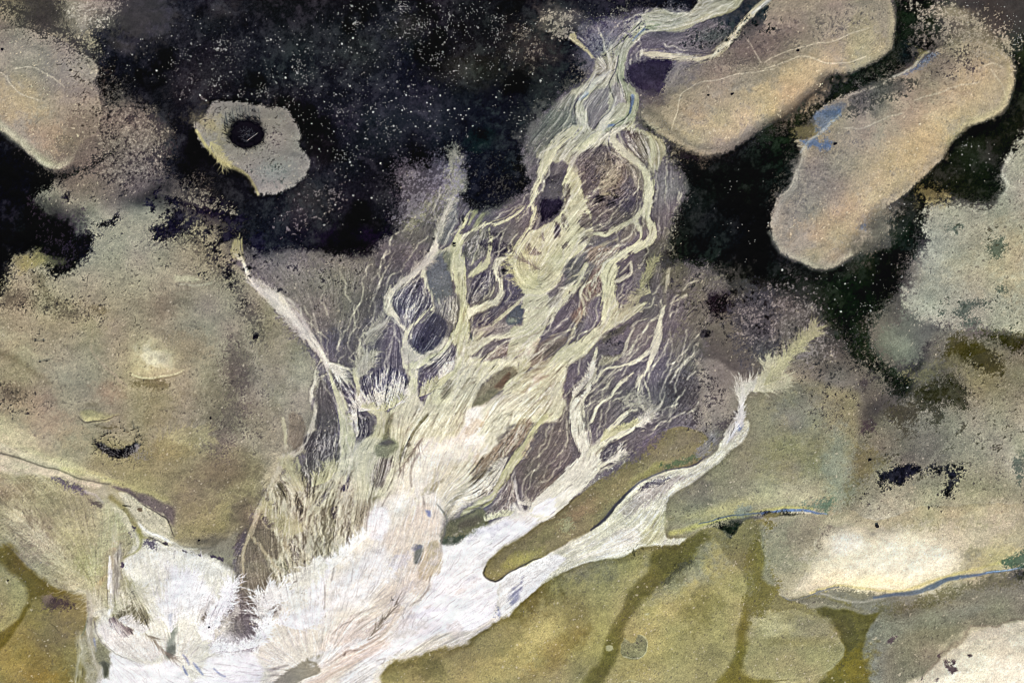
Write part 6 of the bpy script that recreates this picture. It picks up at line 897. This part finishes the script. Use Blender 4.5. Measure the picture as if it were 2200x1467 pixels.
class MB:
    def __init__(s): s.v = []; s.f = []
    def ball(s, c, r, rr, flat=.6):
        t = (1 + 5 ** .5) / 2; n0 = len(s.v)
        ic = [(-1, t, 0), (1, t, 0), (-1, -t, 0), (1, -t, 0), (0, -1, t), (0, 1, t), (0, -1, -t), (0, 1, -t), (t, 0, -1), (t, 0, 1), (-t, 0, -1), (-t, 0, 1)]
        a = rr.random() * 6.3; sx, sy = .75 + .5 * rr.random(), .75 + .5 * rr.random()
        for p in ic:
            k = r / 1.9 * (.8 + .4 * rr.random()); x, y = p[0] * k * sx, p[1] * k * sy
            s.v.append((c[0] + x * math.cos(a) - y * math.sin(a), c[1] + x * math.sin(a) + y * math.cos(a), c[2] + p[2] * k * flat))
        for f in [(0, 11, 5), (0, 5, 1), (0, 1, 7), (0, 7, 10), (0, 10, 11), (1, 5, 9), (5, 11, 4), (11, 10, 2), (10, 7, 6), (7, 1, 8), (3, 9, 4), (3, 4, 2), (3, 2, 6), (3, 6, 8), (3, 8, 9), (4, 9, 5), (2, 4, 11), (6, 2, 10), (8, 6, 7), (9, 8, 1)]: s.f.append(tuple(n0 + i for i in f))
    def rod(s, ps, r0, r1, n=5):
        ps = [np.array(p, float) for p in ps]; rings = []
        for i, p in enumerate(ps):
            d = ps[min(i + 1, len(ps) - 1)] - ps[max(i - 1, 0)]; d /= np.linalg.norm(d) + 1e-9
            a = np.cross(d, (0, 0, 1.) if abs(d[2]) < .9 else (1., 0, 0)); a /= np.linalg.norm(a); b = np.cross(d, a)
            r = r0 + (r1 - r0) * i / (len(ps) - 1); n0 = len(s.v)
            for k in range(n): s.v.append(tuple(p + r * (math.cos(6.2832 * k / n) * a + math.sin(6.2832 * k / n) * b)))
            rings.append(n0)
        for a, b in zip(rings, rings[1:]):
            for k in range(n): s.f.append((a + k, a + (k + 1) % n, b + (k + 1) % n, b + k))
        s.f.append(tuple(rings[0] + n - 1 - k for k in range(n))); s.f.append(tuple(rings[-1] + k for k in range(n)))
    def build(s, name, m, parent=None, org=(0, 0, 0)):
        me = bpy.data.meshes.new(name); v = (np.array(s.v) - np.array(org)).tolist(); me.from_pydata(v, [], s.f); me.update(); return link(name, me, m, parent)
def empty(name, loc): o = bpy.data.objects.new(name, None); o.location = loc; o.empty_display_size = .5; sc.collection.objects.link(o); return o
def tag(o, label, cat, group=None):
    o['label'] = label; o['category'] = cat
    if group: o['group'] = group
    return o
rr = random.Random(4)
# shell lumps scattered over the weed bed
jj = np.clip(np.searchsorted(AY, np.arange(0, 1467, 2.)), 0, NY - 1); ii = np.clip(np.searchsorted(AX, np.arange(0, 2200, 2.)), 0, NX - 1)
def dens(x, y):
    d = 0
    for cx, cy, rx, ry, w in [(760, 200, 260, 190, 1.), (900, 90, 260, 110, 1.3), (470, 120, 150, 110, .75), (880, 270, 160, 90, .8), (1130, 190, 90, 100, .6), (620, 320, 60, 80, .4), (760, 420, 140, 90, .25), (1560, 470, 160, 110, .12), (1850, 650, 130, 110, .4), (2060, 340, 90, 70, .5),
                              (1240, 60, 120, 60, .5), (300, 130, 110, 60, .5), (1300, 1250, 700, 220, .05), (1650, 1000, 260, 200, .12), (2050, 1250, 200, 200, .12), (60, 1240, 70, 50, .3), (2000, 900, 220, 160, .2), (1500, 260, 160, 60, .8), (1800, 480, 180, 100, .5), (1980, 300, 160, 90, .4), (2120, 60, 90, 80, .6)]:
        q = ((x - cx) / rx) ** 2 + ((y - cy) / ry) ** 2
        if q < 1: d = max(d, w * (1 - q) ** .5)
    return d
mb = MB(); cnt = 0; clus = []
for t in range(30000):
    if len(clus) > 40 and rr.random() < .10: cx, cy = rr.choice(clus); x, y = cx + rr.gauss(0, 9), cy + rr.gauss(0, 9)
    else: x, y = rr.random() * 2200, rr.random() * 1467
    if rr.random() > dens(x, y) * .95: continue
    i = min(max(np.searchsorted(AX, x), 0), NX - 1); j = min(max(np.searchsorted(AY, y), 0), NY - 1)
    if LAB[j, i] in (6, 7): continue
    r = .07 + .06 * rr.random() + (.12 * rr.random() if rr.random() < .16 else 0)
    if lumb[j, i] > 70: r *= .6
    mb.ball(wpt(x, y, .02), r, rr); cnt += 1
    if len(clus) < 90 and rr.random() < .04: clus.append((x, y))
o = mb.build('shells', M_SHELL); o['kind'] = 'stuff'; o['label'] = 'small pale shell lumps strewn over the dark weed bed'
big = pts('B 410,545 590,540 945,597 850,632 635,778 665,720 735,703 935,685 920,692 975,703 1075,645 1100,655 1090,700 865,790 912,828 1003,793 1097,792 1160,598 1340,682 1290,720 1300,745 1363,790 428,640 448,948 685,870 815,890 500,1292 728,1248 540,275 610,238 1090,507 990,533 1250,680 1208,690 905,235 186,492 345,775 487,825 395,937 590,1020 783,1026 160,1360 A 978,440 1420,310 1135,628 1262,602 1300,635 C 130,462 180,505 60,828 H 120,292 515,380 490,555')
for k, p in enumerate(big):
    b = MB(); b.ball((0, 0, 0), .15 + .09 * rr.random(), rr, .7)
    if k % 3 == 0: b.ball((.2, .05, -.02), .09, rr, .7)
    o = b.build('stone', M_STONE); o.location = tuple(wpt(p[0], p[1], .04)); tag(o, 'whitish stone lying loose on the black weed bed', 'stone', 'pale stones on the weed bed')
# the brushwood hide on its islet
def stake(parent, x, y, h, lean=(0, 0), r=.035, m=None, org=None, name='stake'):
    p = wpt(x, y, -.1); b = MB(); b.rod([p, p + (lean[0] * .5, lean[1] * .5, h * .55), p + (lean[0], lean[1], h)], r, r * .7)
    return b.build(name, m or M_WOOD, parent, org if org is not None else (0, 0, 0))
org = wpt(531, 289); hd = empty('duck_hide', tuple(org)); tag(hd, 'oval brushwood hide ringed by thin stakes on the small islet', 'hide')
b = MB(); n = 40; rings = []
for r, z in ((34, .02), (30, .45), (26, .55), (21, .35), (12, .12), (1, .05)):
    n0 = len(b.v); rings.append(n0)
    for k in range(n):
        a = 6.2832 * k / n; q = r * (1 + .05 * math.sin(3 * a + 1) + .22 * (rr.random() - .5)); b.v.append(tuple(wpt(531 + q * math.cos(a) * 1.05, 289 + q * math.sin(a) * .88, z + .1 * rr.random())))
for a_, c_ in zip(rings, rings[1:]):
    for k in range(n): b.f.append((a_ + k, c_ + k, c_ + (k + 1) % n, a_ + (k + 1) % n))
b.build('brushwood_bank', M_WEED, hd, org)
b = MB()
for k in range(620):
    a = rr.random() * 6.2832; r = 18 + 16 * rr.random() + (8 * rr.random() if rr.random() < .25 else 0); x, y = 531 + r * math.cos(a) * 1.08, 289 + r * math.sin(a) * .9; p = wpt(x, y, .25 + .3 * rr.random()); d = a + rr.gauss(0, 1.); L = .35 + .8 * rr.random()
    b.rod([p, p + (math.cos(d) * L * .5, -math.sin(d) * L * .5, .05), p + (math.cos(d + .3) * L, -math.sin(d + .3) * L, -.15 * rr.random())], .06, .03, 3)
o = b.build('brushwood', M_WEED, hd, org); o['kind'] = 'stuff'
b = MB()
for k in range(60):
    a = rr.random() * 6.28; r = 22 * rr.random() ** .5; p = wpt(529 + r * math.cos(a), 293 + r * .8 * math.sin(a), .4); d = rr.random() * 6.28; L = .3 + .5 * rr.random(); b.rod([p, p + (math.cos(d) * L, math.sin(d) * L, .05)], .035, .02, 4)
o = b.build('twigs', mat('grey_twigs', (.07, .07, .085)), hd, org); o['kind'] = 'stuff'
b = MB(); b.rod([wpt(533, 305, .55), wpt(556, 288, .6)], .05, .035); b.build('pole', M_PALE, hd, org)
for k in range(21):
    a = math.pi * (1.02 + .96 * k / 20) if k < 15 else math.pi * (.05 + .9 * (k - 14) / 6); x, y = 531 + 45 * math.cos(a), 286 + 34 * math.sin(a)
    stake(hd, x + rr.gauss(0, 1), y + rr.gauss(0, 1), 1.7 + .8 * rr.random(), (rr.gauss(0, .1), rr.gauss(0, .1)), .12, None, org)
# ring of stakes with a crescent of brushwood in the left flat
yt = lambda x, y: (180 + x * .0886, 880 + y * .0886)
org = wpt(258, 948); hd = empty('stake_ring', tuple(org)); tag(hd, 'broken ring of stakes with a dark brushwood crescent on the olive flat', 'hide')
for x, y, h in [(300, 835, .8), (320, 965, .7), (410, 710, .6), (480, 640, .5), (530, 600, .7), (580, 570, .5), (650, 550, .5), (780, 560, .4), (985, 530, .7), (890, 440, .5), (870, 300, .5), (1205, 480, 1.2), (1270, 670, .9), (1320, 530, .6), (1340, 640, .4), (1380, 730, .5), (760, 860, .9), (600, 740, .6), (1240, 800, .6), (1360, 860, .5), (220, 830, .6)]:
    gx, gy = yt(x, y); stake(hd, gx, gy, h * 1.5, (rr.gauss(0, .12), rr.gauss(0, .12)), .10, None, org)
gx, gy = yt(1070, 550); stake(hd, gx, gy, .9, (-.1, .2), .05, M_RUST, org)
for x0, y0, x1, y1 in [(1205, 475, 1350, 435), (1320, 640, 1550, 625), (1380, 725, 1550, 730), (1370, 860, 1490, 850), (200, 670, 300, 830), (210, 830, 330, 970), (600, 740, 690, 870), (1240, 620, 1200, 840)]:
    b = MB(); b.rod([np.append(wpt(*yt(x0, y0))[:2], wpt(*yt(x0, y0))[2] + .15), np.append(wpt(*yt(x1, y1))[:2], wpt(*yt(x1, y1))[2] + .2)], .04, .03); b.build('fallen_stake', M_WOOD, hd, org)
b = MB(); b2 = MB()
for k in range(800):
    a = math.pi * (-.02 + 1.05 * rr.random()); q = 1 + .28 * rr.gauss(0, 1); x, y = 860 + 420 * math.cos(a) * (.8 + .2 * q), 800 + 200 * math.sin(a) * q + 60
    gx, gy = yt(x, y); p = wpt(gx, gy, .1 + .25 * rr.random()); d = rr.random() * 6.28; L = .2 + .45 * rr.random()
    (b2 if (rr.random() < .26 or x > 1250) else b).rod([p, p + (math.cos(d) * L * .5, math.sin(d) * L * .5, .08), p + (math.cos(d + .4) * L, math.sin(d + .4) * L, -.05)], .05, .02, 3)
o = b.build('brushwood', M_WEED, hd, org); o['kind'] = 'stuff'
for k in range(90): x, y = rr.gauss(1380, 150), rr.gauss(1130, 80); gx, gy = yt(x, y); p = wpt(gx, gy, .06); d = rr.random() * 6.28; L = .2 + .3 * rr.random(); b2.rod([p, p + (math.cos(d) * L, math.sin(d) * L, .03)], .025, .02, 3)
o = b2.build('pale_twigs', M_PALE, hd, org); o['kind'] = 'stuff'
# two low rails and a lone stake at the far left
def rail(x0, y0, x1, y1, posts, label):
    o = wpt(x0, y0); t = empty('low_rail', tuple(o)); tag(t, label, 'rail', 'low wooden rails in the left flat')
    b = MB(); b.rod([wpt(x0, y0, .24), wpt(x1, y1, .24)], .05, .05, 6); b.build('rail', M_WOOD, t, o)
    for f in posts: b = MB(); x, y = x0 + (x1 - x0) * f, y0 + (y1 - y0) * f; b.rod([wpt(x, y, -.3), wpt(x, y, .5)], .11, .10, 6); b.build('post', M_WOOD, t, o)
rail(72.5, 733, 97.5, 733.5, (.12, .86), 'low dark rail on two posts, the level one below the lone stake')
rail(84, 778, 107.5, 774, (.08, .72), 'low dark rail on two posts, slightly tilted, nearest the scarp')
b = MB(); p = wpt(84, 717.5, -.2); b.rod([p, p + (.02, .05, 1.5)], .07, .05, 6); o = b.build('stake', M_WOOD, None, p); o.location = tuple(p); tag(o, 'single upright stake above the level rail at the far left', 'stake')
b = MB(); p = wpt(1883, 1129); b.rod([p + (0, 0, -.2), p + (0, 0, .25), p + (0, 0, .4)], .40, .34, 10); o = b.build('stump', M_WOOD, None, p); o.location = tuple(p); tag(o, 'round black stump standing alone above the peach sandbar', 'stump')
for x, y, s, lb in [(1711, 112, .28, 'upper half of the tan bar right of the neck'), (1570, 205, .32, 'tan bar right of the neck, the larger'), (1519, 208, .22, 'tan bar right of the neck, the smaller'), (1790, 312, .36, 'tan bar just right of the blue pools'), (548, 724, .5, 'edge of the left flat beside the pale silt wedge'),
                    (452, 898, .22, 'olive flat left of the delta'), (428, 1160, .25, 'darker foot of the lower left flat'), (450, 1346, .2, 'white silt fan at the bottom left'), (11, 110, .25, 'top of the tan bar at the left edge'), (975, 524, .35, 'cream silt fork in the upper delta'), (1320, 380, .0, ''), (1869, 988, .35, 'brown flat above the dark weed crescent'), (20, 1245, .2, 'pale olive bar at the left edge'), (628, 1078, .0, '')]:
    if not s: continue
    b = MB(); b.ball((0, 0, 0), s, rr, .5); b.ball((s * .8, s * .3, 0), s * .6, rr, .5); b.ball((-s * .5, -s * .5, 0), s * .5, rr, .5)
    o = b.build('weed_clump', M_WEED); o.location = tuple(wpt(x, y, .05)); tag(o, 'black weed clump on the ' + lb, 'weed clump', 'black weed clumps')
p = wpt(842, 1289); b = MB(); b.rod([p + (-.05, .5, .1), p + (0, 0, .15), p + (.5, -.15, .1)], .06, .04, 5); b.rod([p + (0, 0, .15), p + (-.4, -.25, .08)], .04, .02, 5); o = b.build('driftwood', M_WOOD, None, p); o.location = tuple(p); tag(o, 'forked black driftwood stick on the peach silt', 'driftwood')
p = wpt(270, 1086.5); b = MB(); b.rod([wpt(262, 1086, .06), wpt(281, 1089, .06)], .07, .05, 5); o = b.build('driftwood', M_WOOD, None, p); o.location = tuple(p); tag(o, 'straight dark driftwood pole beside the pale sand wedge', 'driftwood')
